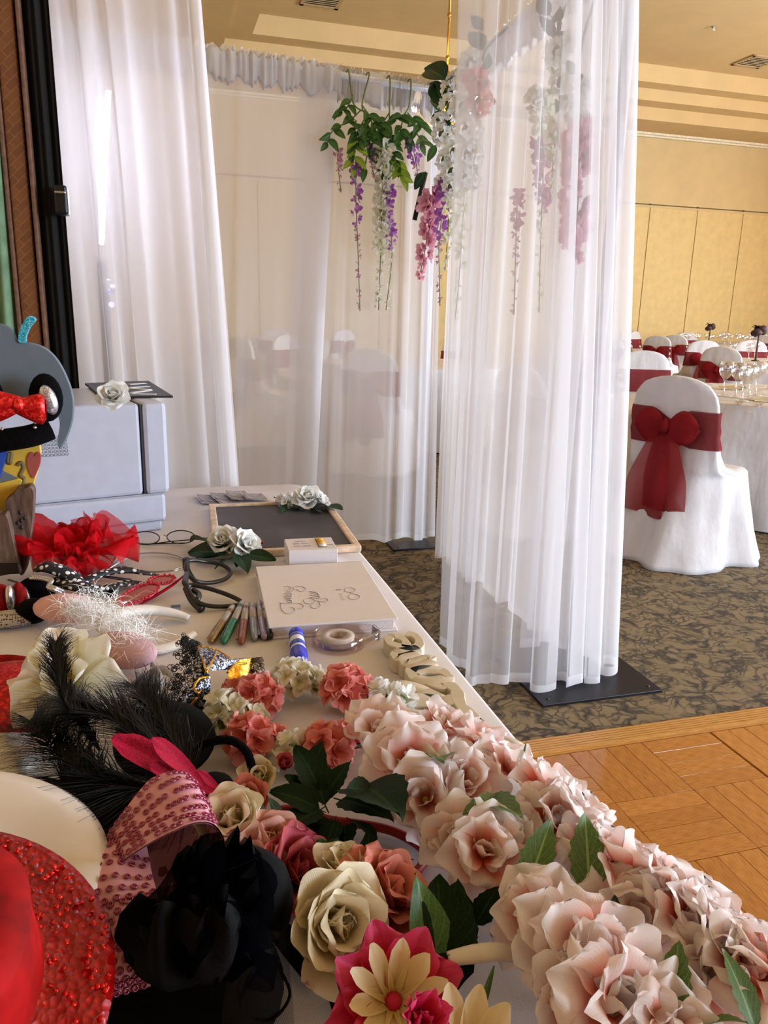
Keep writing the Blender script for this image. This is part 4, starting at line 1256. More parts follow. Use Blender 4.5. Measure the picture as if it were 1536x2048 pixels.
t.fin(t.bsdf(c, .7, 0, t.bump(t.noise(90, 3, 'Object', (2, 2, .35)), .3, .002)))
plain('plush_black', '070609', .95, Specular_IOR_Level=.1, var=.3, scale=120, bump=.9, bscale=500)
plain('plush_pink', 'e2aeb8', .9, var=.04, bump=.3, bscale=700)
plain('plush_mauve', 'c99fa8', .9, var=.05, bump=.3, bscale=700)
plain('band_cream', 'd9cfc6', .6)
plain('marabou', 'f8f2f0', .9)
def dots(name, basec, dotc, scale, thr=.33, coord='Object'):
    t = NT(name)
    tc = t.n('ShaderNodeTexCoord'); vo = t.n('ShaderNodeTexVoronoi'); vo.inputs['Scale'].default_value = scale; vo.inputs['Randomness'].default_value = .35
    t.l(tc.outputs[coord], vo.inputs[0])
    c = t.colmix(t.math('LESS_THAN', vo.outputs['Distance'], thr), basec, dotc)
    t.fin(t.bsdf(c, .6))
dots('polka', '141420', 'e8e8ec', 95, .36)
dots('leopard', 'b9aea6', '3a2e2a', 260, .42)
plain('magnolia_core', 'c9a648', .6)
plain('satin_cream', 'e2d8d2', .38, var=.03, scale=8, bump=.15, bscale=10)
t = NT('hat_felt_red')
tc = t.n('ShaderNodeTexCoord'); vo = t.n('ShaderNodeTexVoronoi'); vo.inputs['Scale'].default_value = 210; t.l(tc.outputs['Object'], vo.inputs[0])
c = t.ramp(vo.outputs['Distance'], [(.15, 'b80a0a'), (.5, '900505')])
t.fin(t.bsdf(c, t.ramp(vo.outputs['Color'], [(.2, 'c0c0c0'), (.7, '707070')]), .1, t.bump(vo.outputs['Distance'], .6, .003)))
plain('satin_red', '8c0a0a', .75, var=.3, scale=25, bump=.5, bscale=40, Specular_IOR_Level=.15)
plain('sequin_red', 'e02018', .15, .5)
plain('ribbon_pink', 'd998a6', .55, var=.03); plain('ribbon_lining', 'c888a0', .6)
plain('sequin_rose', 'a84a66', .22, .6); plain('sequin_hole', 'e6b8c0', .5)
sheer('tulle_black', '060508', .66, .2, .1)
plain('satin_black', '040406', .8, var=.2, bump=.3, bscale=60, Specular_IOR_Level=.12)
t = NT('veil_net')
uv = t.n('ShaderNodeUVMap'); sx_ = t.n('ShaderNodeSeparateXYZ'); t.l(uv.outputs[0], sx_.inputs[0])
a1 = t.math('FRACT', t.math('MULTIPLY', t.math('ADD', sx_.outputs[0], sx_.outputs[1]), 42)); a2 = t.math('FRACT', t.math('MULTIPLY', t.math('SUBTRACT', sx_.outputs[0], sx_.outputs[1]), 42))
k_ = t.math('MAXIMUM', t.math('LESS_THAN', a1, .26), t.math('LESS_THAN', a2, .26))
tp_ = t.n('ShaderNodeBsdfTransparent')
t.fin(t.mix(t.math('ADD', t.math('MULTIPLY', k_, .55), .12), tp_.outputs[0], t.bsdf('100e12', .7)))
plain('feather_black', '060507', .5, var=.2, Specular_IOR_Level=.25)
plain('feather_red', '98082a', .7, var=.25, scale=60, Specular_IOR_Level=.15)
plain('lace_black', '1c1a1e', .6); plain('lace_bronze', '6a5648', .5, .3)
glassy('lens_clear', 'eef0f8', .03, .05)
glassy('lens_pink', 'e88a9c', .05, .12)
plain('ring_red', 'a01018', .45)

def poly3(parent, name, pts, Y, th, mat, bev=True, front=0.0):
    """foam cut-out: outline traced on the upright plane y = Y, with a real thickness"""
    P = [aty(x, y, Y) for x, y in pts]
    mb = MB(); n = len(P)
    c_ = sum(P, Vector()) / n
    ins = [p.lerp(c_, .03) for p in P] if bev else P
    secs = [[p + Vector((0, th, 0)) for p in P], [p + Vector((0, .15 * th, 0)) for p in P], [p for p in ins]]
    mb.loft(secs, True, True)
    return mb.build(name, mat, parent, False)
def smooth_poly(pts, n=5):
    return [(q.x, q.y) for q in curve_pts([(x, y, 0) for x, y in pts], n, True)]
def ptube(parent, name, pts, r_, mat, n=6, sub=6, closed=False, flat=1.0):
    mb = MB(); P = curve_pts([T(*p) for p in pts], sub, closed) if sub > 1 else [T(*p) for p in pts]
    if isinstance(r_, (list, tuple)):
        m_ = len(P); r_ = [interp([(k / (len(r_) - 1), q) for k, q in enumerate(r_)], i / (m_ - 1)) for i in range(m_)]
    mb.tube(P, r_, n, True, flat, closed)
    return mb.build(name, mat, parent)
def blob(parent, name, c, r_, mat, rot=None, nu=16, nv=10):
    mb = MB(); mb.sphere(c, r_, nu, nv, rot); return mb.build(name, mat, parent)
ri = random.Random(31)

# ---- printer
P0 = T(327, 1062); dL = (T(20, 1100) - P0).normalized(); xr = -dL; yr = Vector((-xr.y, xr.x, 0))
MP = Matrix.Identity(4)
for i in range(3):
    MP[i][0], MP[i][1], MP[i][2], MP[i][3] = xr[i], yr[i], (0, 0, 1)[i], P0[i]
pr = thing('photo_printer', 'white desktop photo printer at the far left of the prop table', 'printer', P0)
WM[pr.name] = WM[pr.name]
def pbox(name, c, s, b, mat, parent=pr):
    mb = MB(); mb.bevbox(c, s, b); me, _ = mb.mesh(name, False); return put(name, me, mat, parent, MP)
M3 = MP
pbox('foot', (-.17, .18, .012), (.34, .34, .022), .004, 'printer_white')
tray = pbox('paper_tray', (-.167, .19, .054), (.354, .375, .062), .008, 'printer_white')
body = pbox('body', (-.192, .19, .187), (.310, .37, .200), .008, 'printer_white')
cover = pbox('front_cover', (-.006, .19, .187), (.054, .375, .202), .010, 'printer_white')
pbox('seam', (-.0345, .19, .187), (.004, .366, .196), .001, 'printer_seam')
pbox('tray_seam', (-.165, .19, .0855), (.345, .366, .004), .001, 'printer_grey')
pbox('base_seam', (-.167, .19, .0225), (.345, .366, .002), .0005, 'printer_grey')
pbox('exit_slot', (.0165, .16, .070), (.012, .20, .05), .004, 'printer_seam')
vh = MB(); vh.lathe([(.0001, -.0008), (.0024, -.0008), (.0029, .0006)], 8, Matrix.Rotation(PI / 2, 4, 'X')); vme, _ = vh.mesh('vent_hole'); vme.materials.append(MATS['printer_seam'])
q0 = MP.inverted() @ aty(97, 845, P0.y - .05); 
for r_ in range(6):
    for c_ in range(14):
        put('vent_hole', vme, None, body, MP @ Matrix.Translation((-.285 + c_ * .0072 + r_ * .0004, .0046, .225 - r_ * .0072)))
for k in range(4):
    mb = MB(); mb.sphere((.0212, .03 + .0 * k, .235 - k * .012), .0032, 8, 6); me, _ = mb.mesh('button'); put('button', me, 'printer_seam', cover, MP)
PT = .288       # printer top, local z
def onp(px, py, dz=0): return onz(px, py, TABLE + PT + dz)
pts = [onp(170, 770), onp(297, 765), onp(346, 796), onp(203, 797)]
cs = thing('letter_card', 'black card with white letter strokes lying on the printer', 'sign', pts[0])
mb = MB(); mb.loft([[p + Vector((0, 0, .0005)) for p in pts], [p + Vector((0, 0, .005)) for p in pts]], True, True); mb.build('card', 'card_black', cs, False)
for a, b in (((258, 769), (290, 767)), ((258, 776), (297, 773)), ((262, 777), (300, 780)), ((262, 786), (300, 781)), ((262, 788), (312, 789))):
    A, B = onp(*a, .0055), onp(*b, .0055)
    d = (B - A); n_ = Vector((-d.y, d.x, 0)).normalized() * .008
    mb = MB(); mb.loft([[A - n_, B - n_, B + n_, A + n_], [A - n_ + Vector((0, 0, .001)), B - n_ + Vector((0, 0, .001)), B + n_ + Vector((0, 0, .001)), A + n_ + Vector((0, 0, .001))]], True, True); mb.build('letter_stroke', 'letter_white', cs, False)
rr_ = thing('silk_rose', 'white silk rose with a small green leaf on top of the printer', 'flower', onp(228, 796))
rose(rr_, onp(228, 796, .030), (-.1, -.7, .7), .036, 'white', ri, 5)
leaf(rr_, onp(215, 790, .012), onp(200, 770, .02), .04, 'dark', ri); leaf(rr_, onp(225, 795, .010), onp(250, 800, .004), .035, 'dark', ri)

# ---- foam props at the left edge
YF = 1.50
fh = thing('foam_hat', 'grey-blue foam cut-out hat with a turquoise glitter stem, left picture edge', 'hat', aty(60, 840, YF))
poly3(fh, 'hat_shape', smooth_poly([(-70, 660), (-30, 647), (8, 649), (26, 664), (36, 684), (62, 686), (92, 697), (118, 724), (138, 765), (147, 800), (146, 838), (136, 872), (121, 898), (116, 885), (121, 850), (112, 822), (92, 806), (40, 800), (-70, 800)], 4), YF, .012, 'foam_blue')
poly3(fh, 'stem', smooth_poly([(36, 684), (38, 664), (46, 646), (57, 632), (71, 639), (60, 654), (52, 672), (50, 686)], 3), YF - .004, .016, 'turquoise_glitter')
poly3(fh, 'stick', [(-30, 800), (-12, 800), (-12, 1150), (-30, 1150)], YF + .004, .008, 'pine', False)
YE = 1.44
eh = thing('ear_headband', 'black plush headband with a silver glitter ear and red sequin bow', 'headband', aty(40, 890, YE))
ce = aty(90, 797, YE)
blob(eh, 'ear', ce + Vector((0, .012, 0)), (.028, .016, .042), 'plush_black')
blob(eh, 'ear_lining', aty(97, 800, YE - .008), (.014, .010, .026), 'silver_glitter', Matrix.Rotation(-.25, 3, 'Y'))
ce2 = aty(-30, 797, YE)
blob(eh, 'ear', ce2 + Vector((0, .012, 0)), (.028, .016, .042), 'plush_black')
mb = MB(); mb.tube(curve_pts([aty(-60, 895, YE + .01), aty(0, 882, YE), aty(60, 872, YE), aty(100, 858, YE + .01)], 6), [.022] * 19, 10, True, .9); mb.build('band', 'plush_black', eh)
for sx, px, py in ((-1, 12, 806), (1, 62, 812)):
    c_ = aty(px, py, YE - .03)
    mb = MB()
    def fn(u, v, sx=sx, c_=c_):
        a = u * 2 * PI; r_ = .30 + .70 * v ** .8
        if v > .85: r_ *= 1 - (v - .85) * 3
        return (c_.x + sx * (v - .55) * .050, c_.y + .016 * r_ * math.cos(a), c_.z + .030 * r_ * math.sin(a) * (1 + .1 * math.sin(3 * a)) - .004 * v)
    mb.grid(fn, 18, 8, True); mb.build('bow_loop', 'red_sequin', eh)
blob(eh, 'bow_knot', aty(38, 810, YE - .035), (.010, .012, .013), 'red_sequin')
for k, (x, y) in enumerate(((70, 845), (70, 855), (4, 858))): blob(eh, 'bead', aty(x, y, YE - .022), .003, 'silver', None, 8, 6)
ym = thing('foam_mask', 'yellow foam puzzle-cut mask with a dull red heart behind the wood-print prop', 'mask', aty(40, 1040, YE + .03))
YM = YE + .03
poly3(ym, 'face', [(-60, 905), (-20, 908), (30, 900), (80, 888), (82, 905), (79, 930), (70, 960), (62, 990), (50, 1040), (-60, 1040)], YM, .010, 'foam_yellow')
poly3(ym, 'heart', smooth_poly([(66, 957), (56, 938), (54, 918), (60, 905), (66, 906), (69, 913), (74, 904), (81, 908), (81, 924), (75, 942)], 4), YM - .003, .008, 'foam_red')
for pts_, w_ in (([(34, 930), (42, 925), (47, 934), (42, 946), (40, 952), (48, 956), (46, 966), (38, 976)], .0035), ([(18, 905), (16, 922), (20, 925), (23, 904)], .004)):
    mb = MB(); mb.tube(curve_pts([aty(x, y, YM) for x, y in pts_], 4), w_, 5); mb.build('groove_line', 'foam_line', ym)
poly3(ym, 'blue_panel', [(-60, 905), (14, 903), (10, 925), (0, 955), (-60, 990)], YM - .005, .008, 'foam_royal')
poly3(ym, 'eye_hole', [(-60, 985), (-20, 965), (6, 942), (34, 956), (10, 965), (-10, 972)], YM - .003, .006, 'foam_blue')
poly3(ym, 'cheek', [(-60, 1040), (-60, 975), (0, 966), (36, 957), (44, 961), (40, 975), (26, 985), (12, 1000), (6, 1040)], YM - .006, .010, 'foam_yellow')
YB = 1.435
wp = thing('wood_print_stand', 'dark brown wood-grain prop with five oval holes, front left of the printer', 'prop', aty(30, 1140, YB))
sp_ = poly3(wp, 'back_board', smooth_poly([(8, 1008), (24, 990), (34, 977), (46, 977), (58, 973), (66, 980), (67, 1000), (64, 1050), (57, 1105), (51, 1143), (36, 1146), (20, 1060)], 4), YB, .03, 'wood_print')
for x, y in ((41, 1025), (50, 1036), (43, 1041), (36, 1046), (44, 1055)):
    mb = MB(); mb.sphere(aty(x, y, YB - .001), (.0026, .002, .0042), 8, 6); mb.build('oval_hole', 'printer_seam', sp_)
poly3(wp, 'front_board', smooth_poly([(-60, 1030), (0, 1029), (14, 1032), (24, 1075), (36, 1122), (39, 1143), (30, 1148), (-60, 1150)], 4), YB - .03, .028, 'wood_print')
poly3(wp, 'base_lip', [(-60, 1128), (36, 1128), (40, 1148), (-60, 1152)], YB - .036, .03, 'plastic_black')

# ---- chalkboard, photos, white roses
cb = [T(384, 1018), T(652, 1014), T(726, 1100), T(472, 1122)]
# squared-up board: keep its measured centre and sides
cbc = sum(cb, Vector()) / 4; ex = ((cb[1] - cb[0]) + (cb[2] - cb[3])).normalized(); ex.z = 0; ex.normalize(); ey = Vector((-ex.y, ex.x, 0))
cw, ch_ = ((cb[1] - cb[0]).length + (cb[2] - cb[3]).length) / 2, ((cb[0] - cb[3]).length + (cb[1] - cb[2]).length) / 2
MC = Matrix.Identity(4)
for i in range(3): MC[i][0], MC[i][1], MC[i][2], MC[i][3] = ex[i], ey[i], (0, 0, 1)[i], cbc[i]
ck = thing('chalkboard', 'small chalkboard in a pale wooden frame lying on the table', 'chalkboard', cbc)
def cbox(name, c, s, b, mat, parent, M=MC):
    mb = MB(); mb.bevbox(c, s, b); me, _ = mb.mesh(name, False); return put(name, me, mat, parent, M)
cbox('slate', (0, 0, .006), (cw - .03, ch_ - .03, .008), .001, 'slate', ck)
fwd = .016
for s_ in (-1, 1):
    cbox('frame_rail', (0, s_ * (ch_ / 2 - fwd / 2), .008), (cw, fwd, .015), .003, 'pine', ck)
    cbox('frame_rail', (s_ * (cw / 2 - fwd / 2), 0, .008), (fwd, ch_ - 2 * fwd, .015), .003, 'pine', ck)
for k, (px, py, wh) in enumerate(((422, 1003, 'front left'), (456, 1004, 'front middle'), (418, 999, 'left, tucked under'), (445, 996, 'back left'), (478, 998, 'front right, middle'), (476, 993, 'back middle'), (510, 999, 'rightmost'))):
    A = T(px, py)
    ph_ = thing('photo_print', 'small grey photo print in the pile behind the chalkboard, ' + wh, 'photo', A, .15 + .08 * math.sin(k * 2), 'photo prints behind the chalkboard')
    M = WM[ph_.name]
    def pg(u, v, k=k, inset=0.0, dz=0.0):
        w_, l_ = .044 - inset, .060 - inset
        return ((u - .5) * w_ * 1.4, (v - .5) * l_ * 1.3, .0012 + k * .0010 + dz + .006 * (1 - u) ** 3)
    mb = MB(); mb.grid(lambda u, v: pg(u, v), 6, 2); me, _ = mb.mesh('paper'); put('paper', me, 'photo_paper', ph_, M)
    mb = MB(); mb.grid(lambda u, v: pg(u, v, inset=.006, dz=.0005), 6, 2); me, _ = mb.mesh('picture'); put('picture', me, 'photo_grey', ph_, M)
rs = thing('white_rose_spray', 'white silk roses with dark leaves on the far right corner of the chalkboard', 'flower', T(630, 1015))
rose(rs, T(616, 1000, .030), (-.1, -.5, .8), .042, 'white', ri, 5); rose(rs, T(640, 1004, .026), (.5, -.4, .7), .030, 'white', ri, 4)
for px, py in ((566, 1003), (583, 1000), (575, 1008)): cluster(rs, T(px, py, .018), .020, 'white', ri, 9, .55)
for a, b in (((610, 1015), (580, 1025)), ((600, 1012), (560, 1022)), ((620, 1020), (640, 1032)), ((645, 1015), (686, 1030)), ((590, 1008), (548, 1005)), ((625, 1018), (628, 1000)), ((570, 1015), (560, 1030))): px_leaf(rs, a, b, .012, .006, 'dark', ri)
rs = thing('white_rose_spray', 'white silk roses with broad dark leaves on the near left corner of the chalkboard', 'flower', T(455, 1115))
rose(rs, T(452, 1085, .035), (-.4, -.5, .7), .040, 'white', ri, 5); rose(rs, T(490, 1092, .032), (.4, -.6, .7), .038, 'white', ri, 5)
for a, b, k in (((455, 1110), (400, 1128), 1.1), ((450, 1105), (378, 1090), 1.0), ((465, 1115), (440, 1142), 1.2), ((475, 1112), (490, 1143), 1.3), ((492, 1110), (546, 1128), 1.1), ((450, 1108), (385, 1112), 1.1), ((470, 1110), (455, 1095), 1.0), ((480, 1110), (470, 1140), 1.1)): px_leaf(rs, a, b, .022, .006, 'dark', ri, k)
blob(rs, 'tiny_bud', T(523, 1084, .02), (.006, .004, .004), 'rose_red')

# ---- guest book with its lettering
bk = [T(505, 1152), T(728, 1146), T(788, 1258), T(547, 1284)]
bkc = sum(bk, Vector()) / 4; bx = ((bk[1] - bk[0]) + (bk[2] - bk[3])).normalized(); by = Vector((-bx.y, bx.x, 0))
bw, bl = ((bk[1] - bk[0]).length + (bk[2] - bk[3]).length) / 2, ((bk[0] - bk[3]).length + (bk[1] - bk[2]).length) / 2
MBk = Matrix.Identity(4)
for i in range(3): MBk[i][0], MBk[i][1], MBk[i][2], MBk[i][3] = bx[i], by[i], (0, 0, 1)[i], bkc[i]
BT = .022
gb = thing('guest_book', 'white wedding guest book with grey script lettering on its cover', 'book', bkc)
cbox('pages', (0, 0, BT / 2), (bw - .010, bl - .010, BT - .006), .001, 'page_edge', gb, MBk)
cvr = cbox('front_cover', (0, 0, BT - .002), (bw, bl, .004), .0015, 'book_white', gb, MBk)
cbox('back_cover', (0, 0, .002), (bw, bl, .004), .0015, 'book_white', gb, MBk)
cbox('spine', (0, bl / 2 - .002, BT / 2), (bw, .004, BT), .0015, 'book_white', gb, MBk)
def zb(x, y): return (500 + x / 4.267, 1130 + y / 4.267)
LET = {'lettering': [
    [(252, 322), (300, 331), (380, 326), (432, 331), (456, 350), (446, 372), (405, 373)],
    [(262, 325), (270, 375), (305, 412), (352, 414), (386, 392), (372, 366), (340, 365)],
    [(357, 322), (322, 316), (318, 304), (352, 305), (357, 318), (350, 300), (304, 296), (350, 289), (296, 282), (306, 276), (350, 281), (352, 270), (300, 268), (304, 256), (352, 262), (354, 250), (300, 244), (306, 236), (356, 240)],
    [(285, 187), (325, 182), (352, 198), (345, 210), (315, 212), (322, 224), (362, 224), (380, 208), (368, 192), (395, 182), (455, 188), (479, 208), (456, 225), (418, 222), (400, 205)],
    [(560, 306), (530, 286), (480, 287), (461, 305), (476, 326), (530, 332), (572, 304), (600, 335), (592, 362), (545, 369), (520, 352), (536, 341)],
    [(572, 304), (632, 316), (667, 306), (652, 286), (600, 290)],
    [(590, 288), (512, 274), (585, 284), (594, 272), (510, 258), (584, 264), (580, 252), (512, 242), (572, 250), (575, 240), (505, 226), (566, 230)]],
    'date_mark': [[(785, 298), (816, 296)], [(772, 281), (802, 283)], [(762, 263), (796, 265)], [(756, 246), (788, 248)], [(738, 209), (752, 206), (748, 215), (738, 209)], [(752, 211), (772, 206), (776, 214), (752, 211)]],
    'infinity_mark': [[(873, 243), (850, 232), (818, 228), (808, 210), (825, 195), (865, 194), (896, 205), (898, 222), (873, 243), (848, 262), (850, 285), (890, 295), (930, 288), (938, 268), (912, 252), (873, 243)]]}
for nm, strokes in LET.items():
    mb = MB()
    for st in strokes:
        P = curve_pts([onz(*zb(*q), TABLE + BT + .0003) for q in st], 6)
        mb.tube(P, .0007 if nm != 'date_mark' else .0005, 4, True, .5)
    mb.build(nm, 'ink_grey' if nm != 'lettering' else 'ink_grey', cvr)

# ---- chalk box and the flat card beside it
xb = [T(578, 1145), T(675, 1140)]
bxd = (xb[1] - xb[0]).normalized(); byd = Vector((-bxd.y, bxd.x, 0)); bxw = (xb[1] - xb[0]).length
MX = Matrix.Identity(4)
for i in range(3): MX[i][0], MX[i][1], MX[i][2], MX[i][3] = bxd[i], byd[i], (0, 0, 1)[i], (xb[0] + xb[1])[i] / 2
bx_ = thing('chalk_box', 'small white cardboard box of coloured chalks between chalkboard and guest book', 'box', (xb[0] + xb[1]) / 2 + byd * .04)
cbox('carton', (0, .042, .0215), (bxw, .080, .043), .001, 'book_white', bx_, MX)
cbox('end_flap', (-bxw / 2 - .0006, .042, .0215), (.001, .074, .038), .0004, 'photo_paper', bx_, MX)
cbox('window_panel', (bxw * .22, .045, .0432), (bxw * .17, .060, .001), .0003, 'ink_dark', bx_, MX)
for k, cm in enumerate(('chalk_white', 'chalk_yellow', 'chalk_orange', 'chalk_yellow')):
    mb = MB(); mb.tube([(bxw * .145, .022 + k * .013, .0440), (bxw * .295, .022 + k * .013, .0440)], .004, 6); me, _ = mb.mesh('chalk'); put('chalk', me, cm, bx_, MX)
for k, (x, y, w_, l_) in enumerate(((-.20, .060, .22, .004), (-.30, .045, .13, .006), (-.12, .045, .14, .004), (-.3, .028, .16, .004), (-.1, .028, .18, .005), (.40, .03, .12, .004))):
    cbox('print_mark', (bxw * x, y, .0432), (bxw * w_, l_, .0006), .0002, 'ink_grey', bx_, MX)
fc = thing('instruction_card', 'flat white card with a dark mark, left of the chalk box', 'card', T(562, 1138))
pq = [T(547, 1128), T(586, 1127), T(590, 1148), T(553, 1152)]
mb = MB(); mb.loft([[p + Vector((0, 0, .0006)) for p in pq], [p + Vector((0, 0, .0022)) for p in pq]], True, True); mb.build('card', 'photo_paper', fc, False)
mb = MB(); mb.tube(curve_pts([T(556, 1140, .0025), T(563, 1137, .0025), T(571, 1139, .0025)], 4), [.0005, .001, .002, .003, .003, .003, .002, .001, .0005], 5, True, .4); mb.build('print_mark', 'ink_dark', fc)

# ---- marker pens
PENS = (('bronze', '8a6a3a', (466, 1213), (420, 1284)), ('green', '0f6a4a', (486, 1204), (446, 1286)), ('copper', '8a4a34', (493, 1207), (482, 1287)), ('silver', '8a8c94', (504, 1206), (509, 1278)), ('lilac', '9a8aa4', (518, 1204), (529, 1276)), ('black', '2a2226', (527, 1212), (541, 1275)))
plain('pen_label', 'b4aeb4', .35, .3)
for nm, col, a, b in PENS:
    plain('pen_' + nm, col, .28, .35 if nm != 'green' else .1)
    A, B = T(*a, .007), T(*b, .007)
    d = (B - A).normalized(); L = (B - A).length
    p_ = thing('marker_pen', '%s marker pen, cap towards us, %s' % (nm, {'bronze': 'leftmost of the row beside the guest book', 'green': 'second from the left of the row', 'copper': 'third from the left of the row', 'silver': 'fourth from the left of the row', 'lilac': 'touching the guest book corner', 'black': 'mostly hidden between the lilac pen and guest book'}[nm]), 'pen', A.lerp(B, .5) - Vector((0, 0, .007)), 0, 'marker pens beside the guest book')
    q = d.to_track_quat('Z', 'Y').to_matrix().to_4x4(); M = Matrix.Translation(A) @ q
    mb = MB(); mb.lathe([(.001, 0), (.0045, .001), (.0056, .006), (.0062, .03), (.0062, L * .5)], 12, M, True); mb.build('barrel', 'pen_label', p_)
    mb = MB(); mb.lathe([(.0064, .022), (.0064, .034)], 12, M); mb.build('label_band', 'pen_' + nm, p_)
    prof = [(.0060, L * .5), (.0068, L * .505)]
    for k in range(7): prof += [(.0069, L * (.56 + k * .035)), (.0063, L * (.572 + k * .035)), (.0069, L * (.584 + k * .035))]
    prof += [(.0062, L * .88), (.0052, L * .97), (.003, L), (.0005, L)]
    mb = MB(); mb.lathe(prof, 12, M, True); cp = mb.build('cap', 'pen_' + nm, p_)
    mb = MB(); mb.bevbox((0, 0, 0), (.003, .0022, L * .34), .0008, (M.to_3x3())); 
    mb.v = [v + M @ Vector((-.0070 * (1 if nm != 'silver' else -1), .0, L * .74)) for v in mb.v]; mb.build('clip', 'pen_' + nm, cp, False)

# ---- glue stick and tape dispenser
A, B = T(592, 1268, .0125), T(599, 1322, .0125)
d = (B - A).normalized(); L = .108; A = B - d * (L - .01)
M = Matrix.Translation(A) @ d.to_track_quat('Z', 'Y').to_matrix().to_4x4()
gs = thing('glue_stick', 'blue capped glue stick with a white label lying below the guest book', 'glue stick', A.lerp(B, .5) - Vector((0, 0, .0125)))
mb = MB(); mb.lathe([(.001, 0), (.0105, .001), (.0112, .004), (.0112, .020), (.010, .021)], 18, M, True); mb.build('turn_base', 'cap_blue', gs)
mb = MB(); mb.lathe([(.0110, .020), (.0114, .021), (.0114, .072), (.0110, .073)], 18, M, True); lb = mb.build('label_wrap', 'label_white', gs)
for z0, z1 in ((.022, .030), (.045, .060), (.066, .0715)):
    mb = MB(); mb.lathe([(.01145, z0), (.0116, z0 + .0005), (.0116, z1 - .0005), (.01145, z1)], 18, M); mb.build('label_print', 'glue_label_blue', lb)
mb = MB(); mb.lathe([(.0118, .072), (.0126, .073), (.0126, .104), (.0115, .107), (.001, .1075)], 18, M, True); mb.build('cap', 'cap_blue', gs)
td = thing('tape_dispenser', 'clear plastic tape dispenser with a roll of tape, right of the glue stick', 'tape dispenser', T(672, 1292))
cT = T(676, 1290); Mt = Matrix.Translation(cT)
RO = .040
mb = MB(); mb.lathe([(RO, .0005), (RO, .018), (RO - .0012, .019), (RO - .0024, .018), (RO - .0024, .002), (.020, .002), (.020, .0005), (RO, .0005)], 36, Mt); mb.build('shell', 'clear_plastic', td)
mb = MB(); mb.lathe([(.0135, .003), (.025, .003), (.025, .0165), (.0135, .0165), (.0135, .003)], 30, Mt); mb.build('tape', 'tape_roll', td)
mb = MB(); mb.lathe([(.0095, .001), (.013, .001), (.013, .019), (.0095, .019), (.0095, .001)], 24, Mt); mb.build('hub', 'clear_plastic', td)
e_ = T(752, 1276); dd = (e_ - cT); dd.z = 0; dn = dd.normalized(); nn_ = Vector((-dn.y, dn.x, 0))
mb = MB()
for s_ in (-1, 1):
    P = [cT + nn_ * (s_ * RO * .85) + dn * .012, cT + nn_ * (s_ * .018) + dn * (RO + .014), cT + nn_ * (s_ * .010) + dn * (dd.length)]
    mb.loft([[p + Vector((0, 0, .001)), p + nn_ * .0015 + Vector((0, 0, .001)), p + nn_ * .0015 + Vector((0, 0, .018)), p + Vector((0, 0, .018))] for p in curve_pts(P, 4)], True, True)
mb.build('arm', 'clear_plastic', td)
mb = MB(); mb.bevbox(cT + dn * (dd.length) + Vector((0, 0, .010)), (.004, .024, .018), .001, Matrix.Rotation(math.atan2(dn.y, dn.x), 3, 'Z')); mb.build('cutter', 'silver', td, False)
mb = MB(); mb.loft([[cT + Vector((.0260 * math.cos(a), .0260 * math.sin(a), z)) for z in (.006, .012)] for a in [R(-150 + k * 6) for k in range(20)]], False); mb.build('brand_print', 'ink_grey', td)

# ---- cream wooden word sign: strokes of the script word, far end 'e', near end 'L'
ST = .021
def zs(x, y): return onz(740 + x / 4.8, 1240 + y / 4.8, TABLE + ST)
sg = thing('word_sign', 'thick cream wooden script word sign reading love along the table edge', 'sign', T(860, 1370))
SIGN = {'letter_e': [([(345, 255), (345, 205), (300, 165), (235, 148), (185, 165), (185, 205), (245, 235), (345, 262), (420, 262), (470, 232), (468, 185), (420, 140), (345, 122)], 17)],
        'letter_v': [([(470, 262), (370, 282), (280, 300), (245, 330), (260, 352), (330, 345), (450, 310)], 19), ([(330, 345), (330, 395), (395, 400), (480, 375), (560, 360), (605, 372)], 20)],
        'letter_o': [([(600, 385), (520, 425), (420, 455), (395, 500), (430, 545), (560, 575), (680, 565), (745, 545), (725, 505), (650, 475), (520, 465), (420, 490)], 20), ([(470, 545), (580, 595), (690, 620), (745, 585)], 16)],
        'letter_l': [([(745, 600), (830, 670), (845, 745), (880, 820), (950, 880), (1010, 940)], 24), ([(845, 745), (720, 755), (600, 705), (480, 650), (350, 618), (265, 625), (240, 655), (290, 700), (400, 730), (540, 745), (680, 760)], 22), ([(690, 765), (560, 770), (430, 770), (330, 790), (300, 840), (380, 885), (520, 905), (650, 890), (690, 840), (665, 790)], 22)]}
for nm, strokes in SIGN.items():
    mb = MB()
    for k, (st, w_) in enumerate(strokes):
        P = curve_pts([zs(*q) for q in st], 6)
        hw = w_ / 4.8 / FPX * 1.95
        top = []; N2 = len(P)
        for i, p in enumerate(P):
            t_ = (P[min(i + 1, N2 - 1)] - P[max(i - 1, 0)]); t_.z = 0; t_.normalize(); n_ = Vector((-t_.y, t_.x, 0))
            e = 1.0
            if i == 0 or i == N2 - 1: e = .55
            # strokes are wider where they run across the line of sight
            hh = (hw * (1.0 + 1.1 * abs(n_.y)) + .0012) * e
            zt = TABLE + ST - k * .0002
            top.append([Vector((p.x, p.y, TABLE + .0008)) - n_ * hh, Vector((p.x, p.y, zt - .0012)) - n_ * hh, Vector((p.x, p.y, zt)) - n_ * hh * .86, Vector((p.x, p.y, zt)) + n_ * hh * .86, Vector((p.x, p.y, zt - .0012)) + n_ * hh, Vector((p.x, p.y, TABLE + .0008)) + n_ * hh])
        mb.loft(top, True, True)
    mb.build(nm, 'sign_wood', sg, True, 40)

